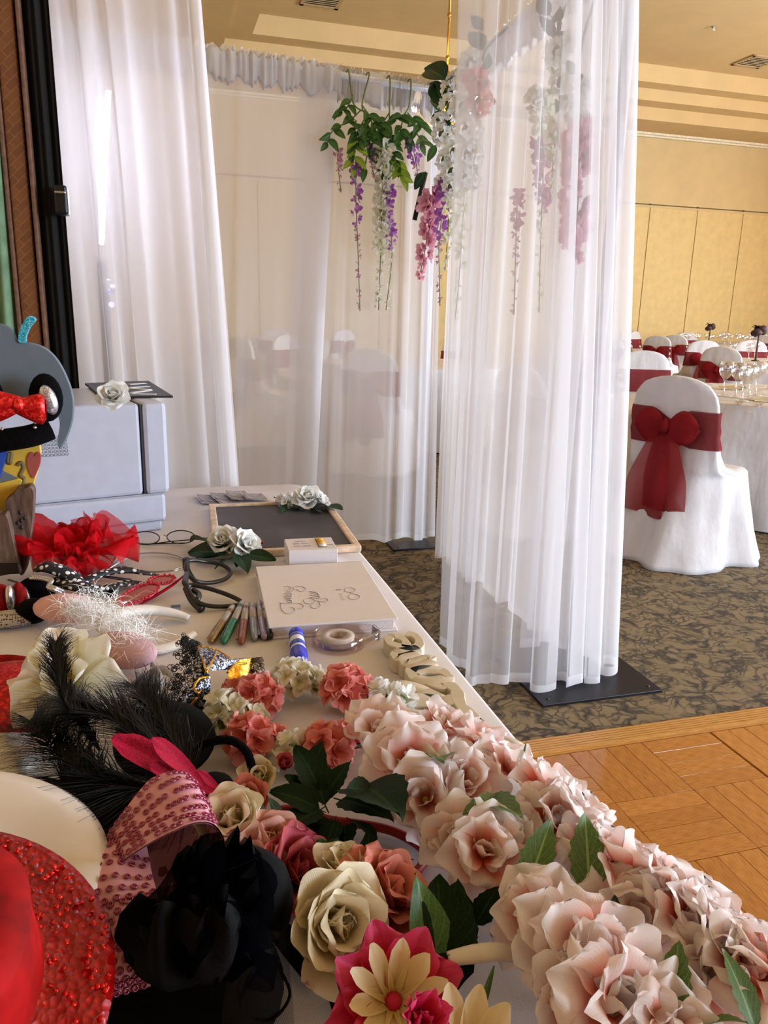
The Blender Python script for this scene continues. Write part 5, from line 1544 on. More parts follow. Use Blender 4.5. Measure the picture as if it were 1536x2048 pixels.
# ------------------------------------------------------------------ glasses and headbands in the middle of the table
def ell(cx, cy, rx, ry, dz, tilt=0.0, n=16, rot=0.0, skew=0.0):
    out = []
    for k in range(n):
        a = 2 * PI * k / n
        x, y = rx * math.cos(a), ry * math.sin(a)
        out.append((cx + x * math.cos(rot) - y * math.sin(rot) + skew * y, cy + x * math.sin(rot) + y * math.cos(rot), dz - tilt * math.sin(a)))
    return out
def disc(parent, name, pts, mat):
    P = curve_pts([T(*p) for p in pts], 3, True); c_ = sum(P, Vector()) / len(P)
    mb = MB(); mb.add([c_] + P, [(0, i + 1, (i + 1) % len(P) + 1) for i in range(len(P))]); return mb.build(name, mat, parent)
eg = thing('eyeglasses', 'thin dark wire eyeglasses with oval lenses in front of the printer', 'glasses', T(325, 1090))
for cx, cy in ((291, 1076), (362, 1074)):
    rim = ptube(eg, 'rim', ell(cx, cy, 28, 13, .020, .014), .0012, 'plastic_black', 5, 3, True)
    disc(rim, 'lens', ell(cx, cy, 27, 12.3, .020, .014), 'lens_clear')
ptube(eg, 'bridge', [(319, 1076, .022), (327, 1070, .026), (335, 1074, .022)], .0012, 'steel', 5)
ptube(eg, 'temple', [(264, 1072, .02), (262, 1060, .03), (275, 1086, .004), (330, 1087, .003), (375, 1086, .004)], .0013, 'plastic_black', 5)
ptube(eg, 'temple', [(390, 1074, .022), (394, 1078, .018), (350, 1082, .006), (300, 1088, .003)], .0013, 'plastic_black', 5)
sgl = thing('party_glasses', 'chunky black plastic lensless glasses beside the marker pens', 'glasses', T(420, 1190))
ptube(sgl, 'rim', [(377, 1122, .040), (410, 1123, .030), (445, 1130, .022), (461, 1145, .012), (448, 1159, .008), (415, 1166, .010), (388, 1160, .020), (374, 1142, .032)], .0040, 'plastic_black', 8, 5, True)
ptube(sgl, 'rim', [(376, 1172, .030), (405, 1174, .026), (440, 1184, .018), (470, 1196, .010), (484, 1206, .005), (464, 1212, .005), (420, 1212, .010), (390, 1200, .020)], .0040, 'plastic_black', 8, 5, True)
ptube(sgl, 'bridge', [(374, 1148, .034), (370, 1164, .034), (376, 1176, .030)], .0055, 'plastic_black', 8)
ptube(sgl, 'temple', [(372, 1118, .042), (374, 1140, .020), (392, 1166, .006)], [.007, .006, .004], 'plastic_black', 8)
ptube(sgl, 'temple', [(372, 1176, .030), (384, 1200, .016), (404, 1220, .005)], [.006, .0065, .007], 'plastic_black', 8)
ptube(sgl, 'nose_pad', [(386, 1180, .024), (398, 1190, .020), (394, 1200, .020)], .005, 'plastic_black', 8)
hp = thing('silver_hoop', 'thin double silver hoop headband lying between eyeglasses and polka dot bow', 'headband', T(305, 1130))
ptube(hp, 'hoop', ell(308, 1124, 66, 19, .006, .004), .0014, 'silver', 6, 4, True)
ptube(hp, 'hoop', ell(307, 1126, 69, 20, .003, .003), .0014, 'silver', 6, 4, True)
ptube(hp, 'glitter_band', [(214, 1138, .006), (232, 1126, .012), (252, 1116, .014), (264, 1108, .012)], [.004, .007, .006, .002], 'silver_glitter', 6, 5, False, .4)
# red organza flower fascinator
petset('organza', 'organza_red', 4, W=(1.0, 1.3), bend=(.5, .1), cup=(.22, .1), ruffle=(.12, .20), freq=(2.0, 3.2), back=(.2, .9), base=.25, nu=14, nv=9)
of = thing('organza_flower', 'large red organza flower fascinator in front of the wood-print prop', 'fascinator', T(165, 1125))
cO = T(155, 1108, .044)
Mo = frame(cO, (0, -.2, 1), 0, .074)
mb = MB(); mb.sphere((0, 0, .02), (.13, .13, .10), 10, 6); me, _ = mb.mesh('heart'); hb = put('flower_heart', me, 'red_sequin', of, Mo)
for k in range(11):
    pet(of, Mo, 'organza', k * 2 * PI / 11 + ri.uniform(-.15, .15), R(ri.uniform(-2, 16)), ri.uniform(.95, 1.25) * (1.25 if k in (2, 3, 8, 9) else 1), .03, 0, ri, ri.uniform(-.3, .3))
for k in range(7):
    pet(of, Mo, 'organza', k * 2 * PI / 7 + .4, R(ri.uniform(28, 48)), ri.uniform(.55, .8), .03, .02, ri, ri.uniform(-.3, .3))
# stiff wired loops standing up at the back
for pts in ([(165, 1105, .03), (130, 1065, .07), (118, 1046, .085), (132, 1050, .085), (155, 1080, .06)], [(168, 1100, .03), (150, 1060, .08), (160, 1036, .105), (176, 1044, .10), (178, 1080, .06)], [(172, 1105, .03), (180, 1072, .06), (200, 1060, .07), (210, 1066, .065), (195, 1090, .045)],
            [(185, 1110, .03), (225, 1090, .04), (262, 1066, .05), (273, 1070, .045), (230, 1100, .03)], [(150, 1112, .03), (100, 1095, .05), (72, 1078, .06), (68, 1092, .05), (85, 1110, .03)]):
    P = curve_pts([T(*p) for p in pts], 5, True); c_ = sum(P, Vector()) / len(P)
    mb = MB(); mb.add([c_] + P, [(0, i + 1, (i + 1) % len(P) + 1) for i in range(len(P))]); lp = mb.build('wired_loop', 'organza_red', of)
    mb = MB(); mb.tube(P, .0011, 5, False, 1, True); mb.build('wire_edge', 'wire_red', lp)
# polka dot bow headband
pk = thing('polka_dot_bow', 'black polka dot fabric bow headband in front of the red organza flower', 'headband', T(190, 1175))
ptube(pk, 'bow_loop', [(72, 1139, .05), (95, 1134, .055), (130, 1146, .045), (165, 1168, .030)], [.008, .015, .017, .010], 'polka', 10, 5, False, .6)
ptube(pk, 'bow_loop', [(105, 1162, .03), (140, 1168, .030), (175, 1176, .026), (212, 1180, .020)], [.010, .016, .014, .008], 'polka', 10, 5, False, .6)
ptube(pk, 'bow_tail', [(165, 1165, .03), (200, 1148, .034), (250, 1140, .030), (290, 1146, .020), (318, 1151, .008)], [.008, .011, .012, .008, .002], 'polka', 10, 5, False, .5)
ptube(pk, 'bow_tail', [(170, 1176, .026), (215, 1176, .018), (255, 1166, .012), (285, 1166, .008)], [.008, .010, .010, .004], 'polka', 10, 5, False, .5)
ptube(pk, 'band', [(195, 1150, .025), (230, 1156, .015), (262, 1160, .005)], .005, 'plastic_black', 6, 5, False, .5)
ptube(pk, 'band_end', [(212, 1178, .014), (218, 1190, .008)], .010, 'plush_black', 8, 3)
# pearls and plush ears
mp_ = thing('plush_ears', 'pair of black fuzzy plush ears on a headband, left of the pink ears', 'headband', T(85, 1210))
blob(mp_, 'ear', T(74, 1178, .024), (.032, .024, .022), 'plush_black'); blob(mp_, 'ear', T(66, 1222, .022), (.026, .024, .020), 'plush_black')
ptube(mp_, 'band', [(70, 1195, .01), (110, 1200, .008), (150, 1205, .005)], .006, 'plush_black', 8)
pe = thing('pearl_clip', 'curved row of small silver pearls on the black plush ears', 'hair clip', T(95, 1170))
ptube(pe, 'wire', [(64, 1156, .046), (85, 1157, .049), (102, 1163, .048), (98, 1174, .046), (112, 1180, .042), (124, 1186, .03)], .0016, 'silver', 5)
Pp = curve_pts([T(*p) for p in [(64, 1156, .046), (85, 1157, .049), (102, 1163, .048), (98, 1174, .046), (112, 1180, .042), (124, 1186, .03)]], 7)
pm_ = MB(); pm_.sphere((0, 0, 0), .0034, 8, 6); pme, _ = pm_.mesh('pearl'); pme.materials.append(MATS['silver'])
for k, q in enumerate(Pp):
    for s_ in (-1, 1): put('pearl', pme, None, pe, Matrix.Translation(q + Vector((.001 * s_, .0038 * s_, .001))))
rb = thing('red_silver_bow', 'shiny red bow with a silver knot inside a silver hoop, left picture edge', 'bow', T(20, 1205))
for c_, r_ in (((2, 1200, .03), (.018, .022, .026)), ((38, 1196, .028), (.012, .020, .026))): blob(rb, 'bow_loop', T(*c_), r_, 'satin_red')
blob(rb, 'bow_knot', T(20, 1196, .036), (.008, .014, .022), 'silver')
ptube(rb, 'hoop', [(18, 1160, .03), (45, 1172, .035), (56, 1195, .03), (50, 1215, .02), (25, 1226, .012), (0, 1220, .012)], .0035, 'silver', 8, 5, False, .5)
lo_ = thing('leopard_ear', 'grey leopard print padded ear lying at the left picture edge', 'headband', T(20, 1245))
blob(lo_, 'ear', T(18, 1238, .014), (.045, .022, .013), 'leopard')
ptube(lo_, 'band', [(-40, 1240, .008), (0, 1246, .006), (40, 1240, .006)], .005, 'plush_black', 8)
# red beaded glasses
bg_ = thing('beaded_glasses', 'pink lens party glasses edged with red beads, left of the black glasses', 'glasses', T(305, 1185))
def beaded(pts, closed, parent):
    P = curve_pts([T(*p) for p in pts], 5, closed)
    mb = MB(); mb.tube(P, .0022, 6, True, 1, closed); fr = mb.build('rim', 'red_pink_bead', parent)
    mb2 = MB(); mb2.sphere((0, 0, 0), .0027, 7, 5); me, _ = mb2.mesh('bead'); me.materials.append(MATS['red_pink_bead'])
    last = None
    for q in P:
        if last is None or (q - last).length > .0052:
            put('bead', me, None, fr, Matrix.Translation(q + Vector((0, 0, .002)))); last = q
    return fr
f1 = beaded([(238, 1202, .012), (262, 1180, .020), (295, 1168, .026), (318, 1172, .024), (305, 1190, .014), (270, 1206, .006), (246, 1212, .005)], True, bg_)
disc(f1, 'lens', [(240, 1203, .012), (262, 1181, .019), (295, 1169, .025), (316, 1173, .023), (304, 1190, .014), (270, 1205, .006), (247, 1210, .005)], 'lens_pink')
f2 = beaded([(296, 1166, .026), (312, 1154, .03), (340, 1152, .03), (350, 1158, .026), (330, 1168, .020)], True, bg_)
disc(f2, 'lens', [(297, 1166, .026), (312, 1155, .03), (340, 1153, .03), (349, 1158, .026), (330, 1167, .020)], 'lens_pink')
ptube(bg_, 'temple', [(368, 1151, .030), (345, 1170, .016), (310, 1192, .008), (275, 1212, .004)], [.002, .0045, .005, .003], 'feather_red', 8, 6, False, .5)
# pink ears headband with white fluff
be = thing('pink_ears_headband', 'pink plush animal ears with white fluff on a cream padded headband', 'headband', T(230, 1260))
blob(be, 'ear', T(128, 1216, .034), (.050, .036, .020), 'plush_pink', Matrix.Rotation(-.55, 3, 'Z'))
blob(be, 'ear', T(245, 1300, .032), (.054, .036, .022), 'plush_mauve', Matrix.Rotation(-.75, 3, 'Z'))
ptube(be, 'band', [(196, 1250, .030), (235, 1228, .032), (290, 1220, .026), (345, 1226, .016), (378, 1236, .008)], [.008, .012, .012, .010, .007], 'band_cream', 10, 6, False, .7)
ptube(be, 'band', [(200, 1255, .028), (250, 1290, .014), (310, 1300, .008), (355, 1288, .006), (388, 1268, .008)], [.008, .009, .009, .009, .007], 'band_cream', 10, 6, False, .7)
def hairs(parent, name, centers, n, L, mat, rng, w_=.0005, droop=.4, upb=.5):
    """loose down: fine curved strands, too many to count"""
    mb = MB()
    for k in range(n):
        c_, sp = rng.choice(centers)
        p = Vector(c_) + Vector((rng.gauss(0, sp), rng.gauss(0, sp), rng.gauss(0, sp * .5)))
        d = Vector((rng.gauss(0, 1), rng.gauss(0, 1), rng.gauss(upb, .8))).normalized()
        l = L * rng.uniform(.5, 1.2); s_ = d.orthogonal().normalized() * w_
        pts = []
        for j in range(5):
            v = j / 4
            q = p + d * l * v + Vector((0, 0, -droop * l * v * v)) + s_ * 6 * math.sin(v * 5 + k)
            q.z = max(q.z, TABLE + .002)
            pts.append(q)
        vs_ = []
        for j, q in enumerate(pts): vs_ += [q - s_ * (1 - j / 4.5), q + s_ * (1 - j / 4.5)]
        mb.add(vs_, [(2 * j, 2 * j + 1, 2 * j + 3, 2 * j + 2) for j in range(4)])
    o = mb.build(name, mat, parent); o['kind'] = 'stuff'; return o
hairs(be, 'fluff', [(T(150, 1215, .05), .010), (T(195, 1205, .045), .018), (T(230, 1250, .045), .018), (T(265, 1285, .045), .016), (T(215, 1230, .045), .02), (T(170, 1225, .045), .014), (T(265, 1260, .035), .012)], 1500, .038, 'marabou', ri, .00036)

# ------------------------------------------------------------------ masquerade mask
mm = thing('masquerade_mask', 'black and gold glitter masquerade mask with lace trim, beside the marker pens', 'mask', T(430, 1380))
def strip(parent, name, L1, L2, mat, n=6, th=.0):
    A = curve_pts([T(*p) for p in L1], n); B = curve_pts([T(*p) for p in L2], n); m_ = len(A) - 1
    mb = MB(); mb.grid(lambda u, v: A[int(round(u * m_))].lerp(B[int(round(u * m_))], v) + Vector((0, 0, .006 * math.sin(PI * v))), m_, 4)
    if th:
        mb.grid(lambda u, v: A[int(round(u * m_))].lerp(B[int(round(u * m_))], v) + Vector((0, 0, .006 * math.sin(PI * v) - th)), m_, 4)
    return mb.build(name, mat, parent)
brow = [(392, 1290, .075), (432, 1300, .065), (465, 1318, .052), (505, 1318, .036)]
strip(mm, 'brow', brow, [(408, 1346, .065), (425, 1338, .058), (455, 1337, .048), (480, 1332, .04)], 'black_glitter', 6, .002)
strip(mm, 'cheek_side', [(392, 1290, .075), (384, 1340, .065), (372, 1395, .045), (350, 1440, .020)], [(408, 1346, .065), (420, 1352, .056), (420, 1378, .044), (406, 1412, .022)], 'black_glitter', 6, .002)
strip(mm, 'lower_edge', [(350, 1440, .020), (375, 1442, .016), (400, 1440, .012)], [(406, 1412, .022), (418, 1410, .018), (440, 1402, .014)], 'satin_black', 6, .002)
strip(mm, 'gold_cheek', [(458, 1336, .048), (455, 1360, .038), (448, 1390, .024), (440, 1402, .014)], [(506, 1320, .036), (500, 1350, .028), (488, 1380, .018), (470, 1402, .010)], 'gold_glitter', 6, .002)
for pts in (brow, [(396, 1292, .076), (405, 1320, .072), (413, 1345, .066)], [(413, 1345, .066), (430, 1312, .068), (436, 1304, .066)], [(416, 1354, .062), (398, 1358, .064), (388, 1375, .058), (396, 1386, .054), (402, 1380, .052)], [(395, 1395, .044), (378, 1415, .034), (370, 1430, .026)], [(366, 1434, .022), (385, 1432, .020), (400, 1432, .018)], [(455, 1345, .050), (470, 1330, .048), (492, 1326, .042)]):
    ptube(mm, 'gold_cord', pts, .0016, 'gold_glitter', 6, 6)
def lace(parent, pts, wd, mat, rng, n, side):
    P = curve_pts([T(*p) for p in pts], 12); mb = MB()
    for k in range(n):
        t_ = rng.random(); p = P[int(t_ * (len(P) - 1))]
        q = p + side * wd * rng.uniform(0, 1) * (1 + .3 * math.sin(t_ * 40)) + Vector((0, 0, rng.uniform(-.002, .002)))
        r_ = rng.uniform(.0016, .0034); nx = Vector((rng.gauss(0, .4), -.7, .7)).normalized(); u_ = nx.orthogonal().normalized(); w_ = nx.cross(u_)
        mb.tube([q + (u_ * math.cos(a) + w_ * math.sin(a)) * r_ for a in [j * PI / 3 for j in range(6)]], .0006, 3, False, 1, True)
    o = mb.build('lace_trim', mat, parent); o['kind'] = 'stuff'
cr, cu = rt.copy(), up.copy()
lace(mm, [(398, 1284, .078), (388, 1320, .07), (378, 1370, .055), (360, 1415, .035), (342, 1442, .02)], .022, 'lace_black', ri, 330, -cr)
lace(mm, [(505, 1318, .036), (500, 1350, .028), (490, 1380, .018)], .013, 'lace_bronze', ri, 110, cr)
lace(mm, [(345, 1442, .016), (370, 1448, .012), (395, 1444, .010)], .012, 'lace_bronze', ri, 90, -cu)
lace(mm, [(365, 1268, .06), (385, 1282, .07), (400, 1290, .076)], .014, 'lace_black', ri, 110, -cu)
rb_ = thing('satin_ribbon', 'pale grey satin ribbon of the masks looping beside the pink ears', 'ribbon', T(310, 1380))
for L1, L2 in (([(290, 1345, .01), (320, 1330, .018), (350, 1340, .016), (372, 1370, .008), (360, 1420, .004)], [(300, 1372, .004), (325, 1350, .010), (345, 1362, .010), (356, 1385, .006), (345, 1430, .003)]), ([(265, 1390, .006), (305, 1372, .018), (318, 1350, .02), (300, 1332, .02)], [(270, 1412, .004), (312, 1392, .012), (328, 1360, .014), (306, 1322, .018)])):
    strip(rb_, 'ribbon_loop', L1, L2, 'silver_satin' if 'silver_satin' in MATS else plain('silver_satin', 'b8b2b6', .35), 6)

# ------------------------------------------------------------------ big cream flower, red beret, black feather fascinator
bt = thing('sequin_beret', 'red sequin beret under the large cream flower, left picture edge', 'hat', T(10, 1430))
blob(bt, 'crown', T(10, 1395, .033), (.085, .080, .030), 'red_sequin', None, 28, 14)
ptube(bt, 'rim_band', ell(12, 1400, 118, 80, .010), .008, 'satin_red', 8, 3, True)
mg = thing('magnolia_flower', 'large cream silk magnolia behind the black feathers, left picture edge', 'flower', T(120, 1400))
Mg = frame(T(140, 1370, .070), (-.2, -.55, .8), .3, .072)
mb = MB(); mb.sphere((0, 0, .08), (.16, .16, .12), 10, 6); me, _ = mb.mesh('flower_heart'); put('flower_heart', me, 'magnolia_core', mg, Mg)
for k in range(6): pet(mg, Mg, 'magnolia', k * PI / 3 + .2, R(ri.uniform(0, 24)), ri.uniform(.9, 1.1), .05, 0, ri, ri.uniform(-.2, .2))
for k in range(3): pet(mg, Mg, 'magnolia', k * 2.1 + .6, R(50), .6, .04, .03, ri)
ptube(mg, 'calyx', [(140, 1375, .055), (145, 1385, .03), (150, 1395, .006)], [.010, .006, .005], 'stem_green', 8)
cl_ = thing('pale_cloth', 'crumpled pale cloth under the black feathers, left picture edge', 'cloth', T(30, 1510))
mb = MB()
mb.grid(lambda u, v: T(lerp(-40, 150, u), lerp(1465, 1560, v), .036 + .012 * math.sin(u * 7 + v * 3) * math.cos(v * 5) - .018 * (2 * u - 1) ** 2), 16, 12); mb.build('cloth', 'satin_cream', cl_)
ff = thing('feather_fascinator', 'black ostrich feather fascinator with a red feather and black headband', 'fascinator', T(330, 1560))
def feather(parent, pts, L, n, rng, mat='feather_black', w_=.00055, dens=1.0, spread=1.0, name='feather'):
    P = curve_pts([T(*p) for p in pts], 14); mb = MB(); mb.tube(P, [lerp(.0018, .0005, i / (len(P) - 1)) for i in range(len(P))], 5); sh = mb.build(name + '_shaft', mat, parent)
    mb = MB()
    for k in range(n):
        t_ = rng.uniform(.05, 1); i = min(int(t_ * (len(P) - 1)), len(P) - 2); p = P[i]; tg = (P[i + 1] - p).normalized()
        sd = tg.cross(Vector((0, 0, 1))).normalized() * (1 if rng.random() < .5 else -1)
        d = (sd * rng.uniform(.35, 1) * spread + tg * rng.uniform(.5, 1.1) + Vector((0, 0, rng.uniform(-.1, .5)))).normalized()
        l = L * rng.uniform(.55, 1.15) * (1 - .35 * abs(t_ - .6)); o_ = d.cross(Vector((.1, .3, 1))).normalized() * w_; vs_ = []
        cv = rng.uniform(-.25, .25)
        for j in range(7):
            v = j / 6
            q = p + d * l * v + tg * l * .35 * v * v + Vector((0, 0, -.45 * l * v * v)) + o_ * (40 * cv * v * v) + Vector((rng.gauss(0, .0006), rng.gauss(0, .0006), 0))
            q.z = max(q.z, TABLE + .004)
            vs_ += [q - o_ * (1 - .8 * v), q + o_ * (1 - .8 * v)]
        mb.add(vs_, [(2 * j, 2 * j + 1, 2 * j + 3, 2 * j + 2) for j in range(6)])
    o = mb.build(name + '_barbs', mat, sh); o['kind'] = 'stuff'
feather(ff, [(400, 1580, .05), (300, 1580, .075), (200, 1560, .085), (110, 1500, .085), (60, 1440, .075)], .080, 1000, ri, w_=.0008)
feather(ff, [(380, 1570, .05), (300, 1500, .085), (230, 1440, .10), (160, 1420, .105), (120, 1400, .10)], .075, 1000, ri, w_=.0008)
feather(ff, [(390, 1560, .05), (330, 1460, .085), (290, 1400, .10), (265, 1370, .10)], .060, 700, ri, w_=.0008)
feather(ff, [(200, 1500, .08), (140, 1420, .11), (115, 1350, .135), (112, 1285, .15)], .040, 700, ri, w_=.0007, spread=.6)
feather(ff, [(400, 1590, .045), (300, 1610, .055), (200, 1600, .06), (120, 1560, .06)], .065, 800, ri, w_=.0008)
feather(ff, [(460, 1560, .035), (475, 1575, .03), (495, 1568, .03)], .026, 90, ri)
mb = MB(); mb.lathe([(.001, .012), (.036, .010), (.052, .004), (.054, .0), (.036, .004), (.001, .006)], 30, Matrix.Translation(T(330, 1480, .034)) @ Matrix.Rotation(.35, 4, 'X')); mb.build('base_disc', 'satin_black', ff)
ptube(ff, 'headband', [(385, 1530, .03), (398, 1498, .050), (428, 1482, .062), (466, 1482, .064), (494, 1505, .056), (506, 1545, .040)], .0046, 'plush_black', 8)
ptube(ff, 'thread', [(392, 1505, .04), (380, 1465, .055), (374, 1430, .06)], .0006, 'lace_black', 4); ptube(ff, 'thread', [(400, 1495, .04), (420, 1460, .06), (440, 1432, .07)], .0006, 'lace_black', 4)
petset('redfeather', 'feather_red', 3, W=(.30, .38), bend=(.1, .3), cup=.15, ruffle=.05, base=.25, notch=.0, nu=8, nv=10, back=.1)
for a, b, za, zb_ in (((400, 1568), (218, 1482), .065, .11), ((405, 1570), (300, 1478), .065, .115), ((410, 1578), (290, 1540), .06, .09), ((430, 1585), (350, 1570), .055, .07), ((440, 1580), (390, 1545), .05, .07)):
    A, B = T(*a, za), T(*b, zb_); y_ = (B - A).normalized(); x_ = y_.cross(Vector((0, -.4, 1))).normalized(); z_ = x_.cross(y_); s_ = (B - A).length
    M = Matrix.Identity(4)
    for i in range(3): M[i][0], M[i][1], M[i][2], M[i][3] = x_[i] * s_, y_[i] * s_, z_[i] * s_, A[i]
    put('red_feather', ri.choice(PET['redfeather']), None, ff, M)
feather(ff, [(400, 1560, .06), (430, 1580, .05), (460, 1588, .04)], .03, 120, ri, 'feather_red', name='red_down')
blob(ff, 'centre', T(425, 1572, .045), (.020, .016, .012), 'satin_black')

# ------------------------------------------------------------------ small flower crown
fcw = thing('small_flower_crown', 'ring of small coral and cream silk blossoms in the middle of the table', 'flower crown', T(600, 1450))
CL = [(512, 1398, .028, 'coral', 15), (478, 1392, .022, 'coral', 11), (585, 1360, .027, 'cream', 12), (618, 1366, .022, 'cream', 10), (691, 1380, .030, 'coral', 16), (765, 1398, .022, 'white', 9), (800, 1404, .022, 'white', 9), (740, 1405, .016, 'cream', 7), (450, 1428, .025, 'cream', 11), (495, 1440, .022, 'cream', 9), (440, 1452, .018, 'cream', 8), (500, 1480, .028, 'coral', 14), (545, 1478, .018, 'coral', 9), (585, 1505, .022, 'cream', 10), (655, 1500, .028, 'coral', 14), (700, 1470, .018, 'coral', 8)]
vine = ptube(fcw, 'vine_ring', [(q[0], q[1], .012) for q in (CL[1], CL[2], CL[3], CL[4], CL[7], CL[6], (790, 1440), (720, 1490), CL[14], CL[13], CL[12], CL[11], CL[10])], .0028, 'stem_dark', 6, 5, True)
for x, y, r_, key, n in CL: cluster(fcw, T(x, y, r_ * .95), r_ * 1.08, key, ri, n, .62)
for a, b in (((715, 1395), (745, 1410)), ((690, 1482), (690, 1462)), ((640, 1385), (630, 1372)), ((780, 1412), (755, 1418))): px_leaf(fcw, a, b, .02, .016, 'mid', ri)

# ------------------------------------------------------------------ crown of large roses
rc = thing('rose_crown', 'flower crown of ivory, pink and salmon silk roses, dark leaves, red ring', 'flower crown', T(640, 1760))
ptube(rc, 'ring', [(560, 1620, .02), (660, 1640, .012), (760, 1655, .008), (815, 1676, .006), (850, 1705, .006), (838, 1738, .008), (780, 1790, .012), (680, 1830, .018), (560, 1760, .02), (500, 1690, .02)], .0045, 'ring_red', 8, 6, True)
rose(rc, T(470, 1652, .055), (-.25, -.35, .9), .040, 'ivory', ri, 4)
rose(rc, T(535, 1690, .045), (.2, -.6, .8), .034, 'pink', ri, 4)
rose(rc, T(492, 1740, .035), (-.2, -.7, .5), .040, 'pink', ri, 5)
rose(rc, T(580, 1750, .030), (.5, -.5, .6), .042, 'red', ri, 5)
rose(rc, T(662, 1845, .055), (.25, -.75, .6), .046, 'ivory', ri, 5)
rose(rc, T(690, 1760, .045), (.1, .1, 1), .036, 'ivory', ri, 4)
rose(rc, T(762, 1795, .040), (.5, -.3, .8), .044, 'salmon', ri, 5)
rose(rc, T(500, 1605, .035), (-.2, -.5, .8), .030, 'salmon', ri, 4); rose(rc, T(520, 1560, .030), (-.2, -.5, .8), .026, 'ivory', ri, 4); rose(rc, T(568, 1535, .028), (0, -.4, .9), .022, 'red', ri, 3)
for a, b, key, k, za, zb_ in (((650, 1610), (590, 1508), 'deep', 1.1, .03, .055), ((650, 1600), (700, 1530), 'deep', 1.1, .03, .05), ((640, 1620), (545, 1590), 'deep', 1.1, .03, .05), ((640, 1620), (560, 1690), 'deep', 1.1, .035, .03), ((680, 1600), (780, 1650), 'deep', 1.1, .035, .04), ((690, 1610), (800, 1590), 'deep', 1.0, .03, .035), ((670, 1640), (650, 1720), 'deep', 1.0, .035, .02), ((640, 1590), (640, 1545), 'deep', 1.1, .035, .05), ((700, 1640), (750, 1700), 'deep', 1.0, .03, .03),
                              ((735, 1770), (735, 1665), 'deep', 1.05, .02, .05), ((755, 1750), (825, 1725), 'deep', 1.1, .02, .035), ((770, 1750), (820, 1765), 'dark', 1.0, .02, .03), ((520, 1662), (500, 1598), 'dark', 1.1, .045, .07), ((540, 1680), (560, 1655), 'mid', 1.2, .05, .055), ((560, 1640), (530, 1600), 'dark', 1.1, .045, .06), ((650, 1700), (640, 1690), 'mid', 1.6, .05, .06), ((660, 1700), (675, 1680), 'mid', 1.2, .04, .055), ((600, 1680), (700, 1690), 'deep', 1.1, .025, .02), ((600, 1640), (530, 1665), 'deep', 1.2, .03, .03), ((620, 1600), (575, 1560), 'deep', 1.2, .03, .05), ((700, 1590), (745, 1600), 'deep', 1.5, .03, .04), ((660, 1640), (600, 1700), 'deep', 1.1, .025, .02), ((690, 1650), (700, 1720), 'deep', 1.1, .025, .02), ((610, 1570), (640, 1500), 'deep', 1.1, .03, .045), ((720, 1610), (760, 1570), 'deep', 1.2, .03, .045)):
    px_leaf(rc, a, b, za, zb_, key, ri, k)
ptube(rc, 'elastic', [(560, 1860, .01), (590, 1900, .012), (628, 1945, .010)], .010, 'plush_black', 8, 5, False, .4)
# coral flower and hot pink flower with cream daisy petals at the bottom edge
hf = thing('hot_pink_flower', 'hot pink and cream layered silk flower hair clip at the bottom edge', 'flower', T(775, 2000))
Mh = frame(T(785, 2005, .035), (-.05, -.55, .8), .2, .044)
mb = MB(); mb.sphere((0, 0, .1), (.14, .14, .12), 10, 6); me, _ = mb.mesh('flower_heart'); put('flower_heart', me, 'hot_pink', hf, Mh)
for k in range(8): pet(hf, Mh, 'hot', k * PI / 4, R(12 + 8 * (k % 2)), 1.15, .05, -.02, ri, ri.uniform(-.2, .2))
for k in range(10): pet(hf, Mh, 'daisy', k * PI / 5 + .2, R(34), .98, .04, .04, ri, ri.uniform(-.1, .1))
Mh2 = frame(T(825, 2050, .055), (.2, -.6, .7), .2, .030)
for k in range(7): pet(hf, Mh2, 'hot', k * 2 * PI / 7, R(50), 1.0, .05, 0, ri, ri.uniform(-.2, .2))
for k in range(4): pet(hf, Mh2, 'hot', k * PI / 2, R(72), .7, .04, 0, ri)
ptube(hf, 'clip', [(672, 1960, .012), (690, 2010, .010), (705, 2060, .008)], .010, 'plush_black', 8, 4, False, .4)
dz_ = thing('cream_daisy', 'cream silk daisy peeking in at the bottom edge beside the hot pink flower', 'flower', T(930, 2060))
Md = frame(T(925, 2150, .030), (0, -.3, 1), 0, .045)
mb = MB(); mb.sphere((0, 0, .05), (.15, .15, .12), 10, 6); me, _ = mb.mesh('flower_heart'); put('flower_heart', me, 'magnolia_core', dz_, Md)
for k in range(12): pet(dz_, Md, 'daisy', k * PI / 6, R(30), 1.1, .05, 0, ri)
leaf(dz_, T(950, 2050, .03), T(955, 1985, .05), .05, 'blade', ri)
for k in range(3): leaf(dz_, T(870, 2000, .02), T(845 + k * 25, 1880 - k * 8, .04), .085, 'mid' if k == 0 else 'deep', ri)

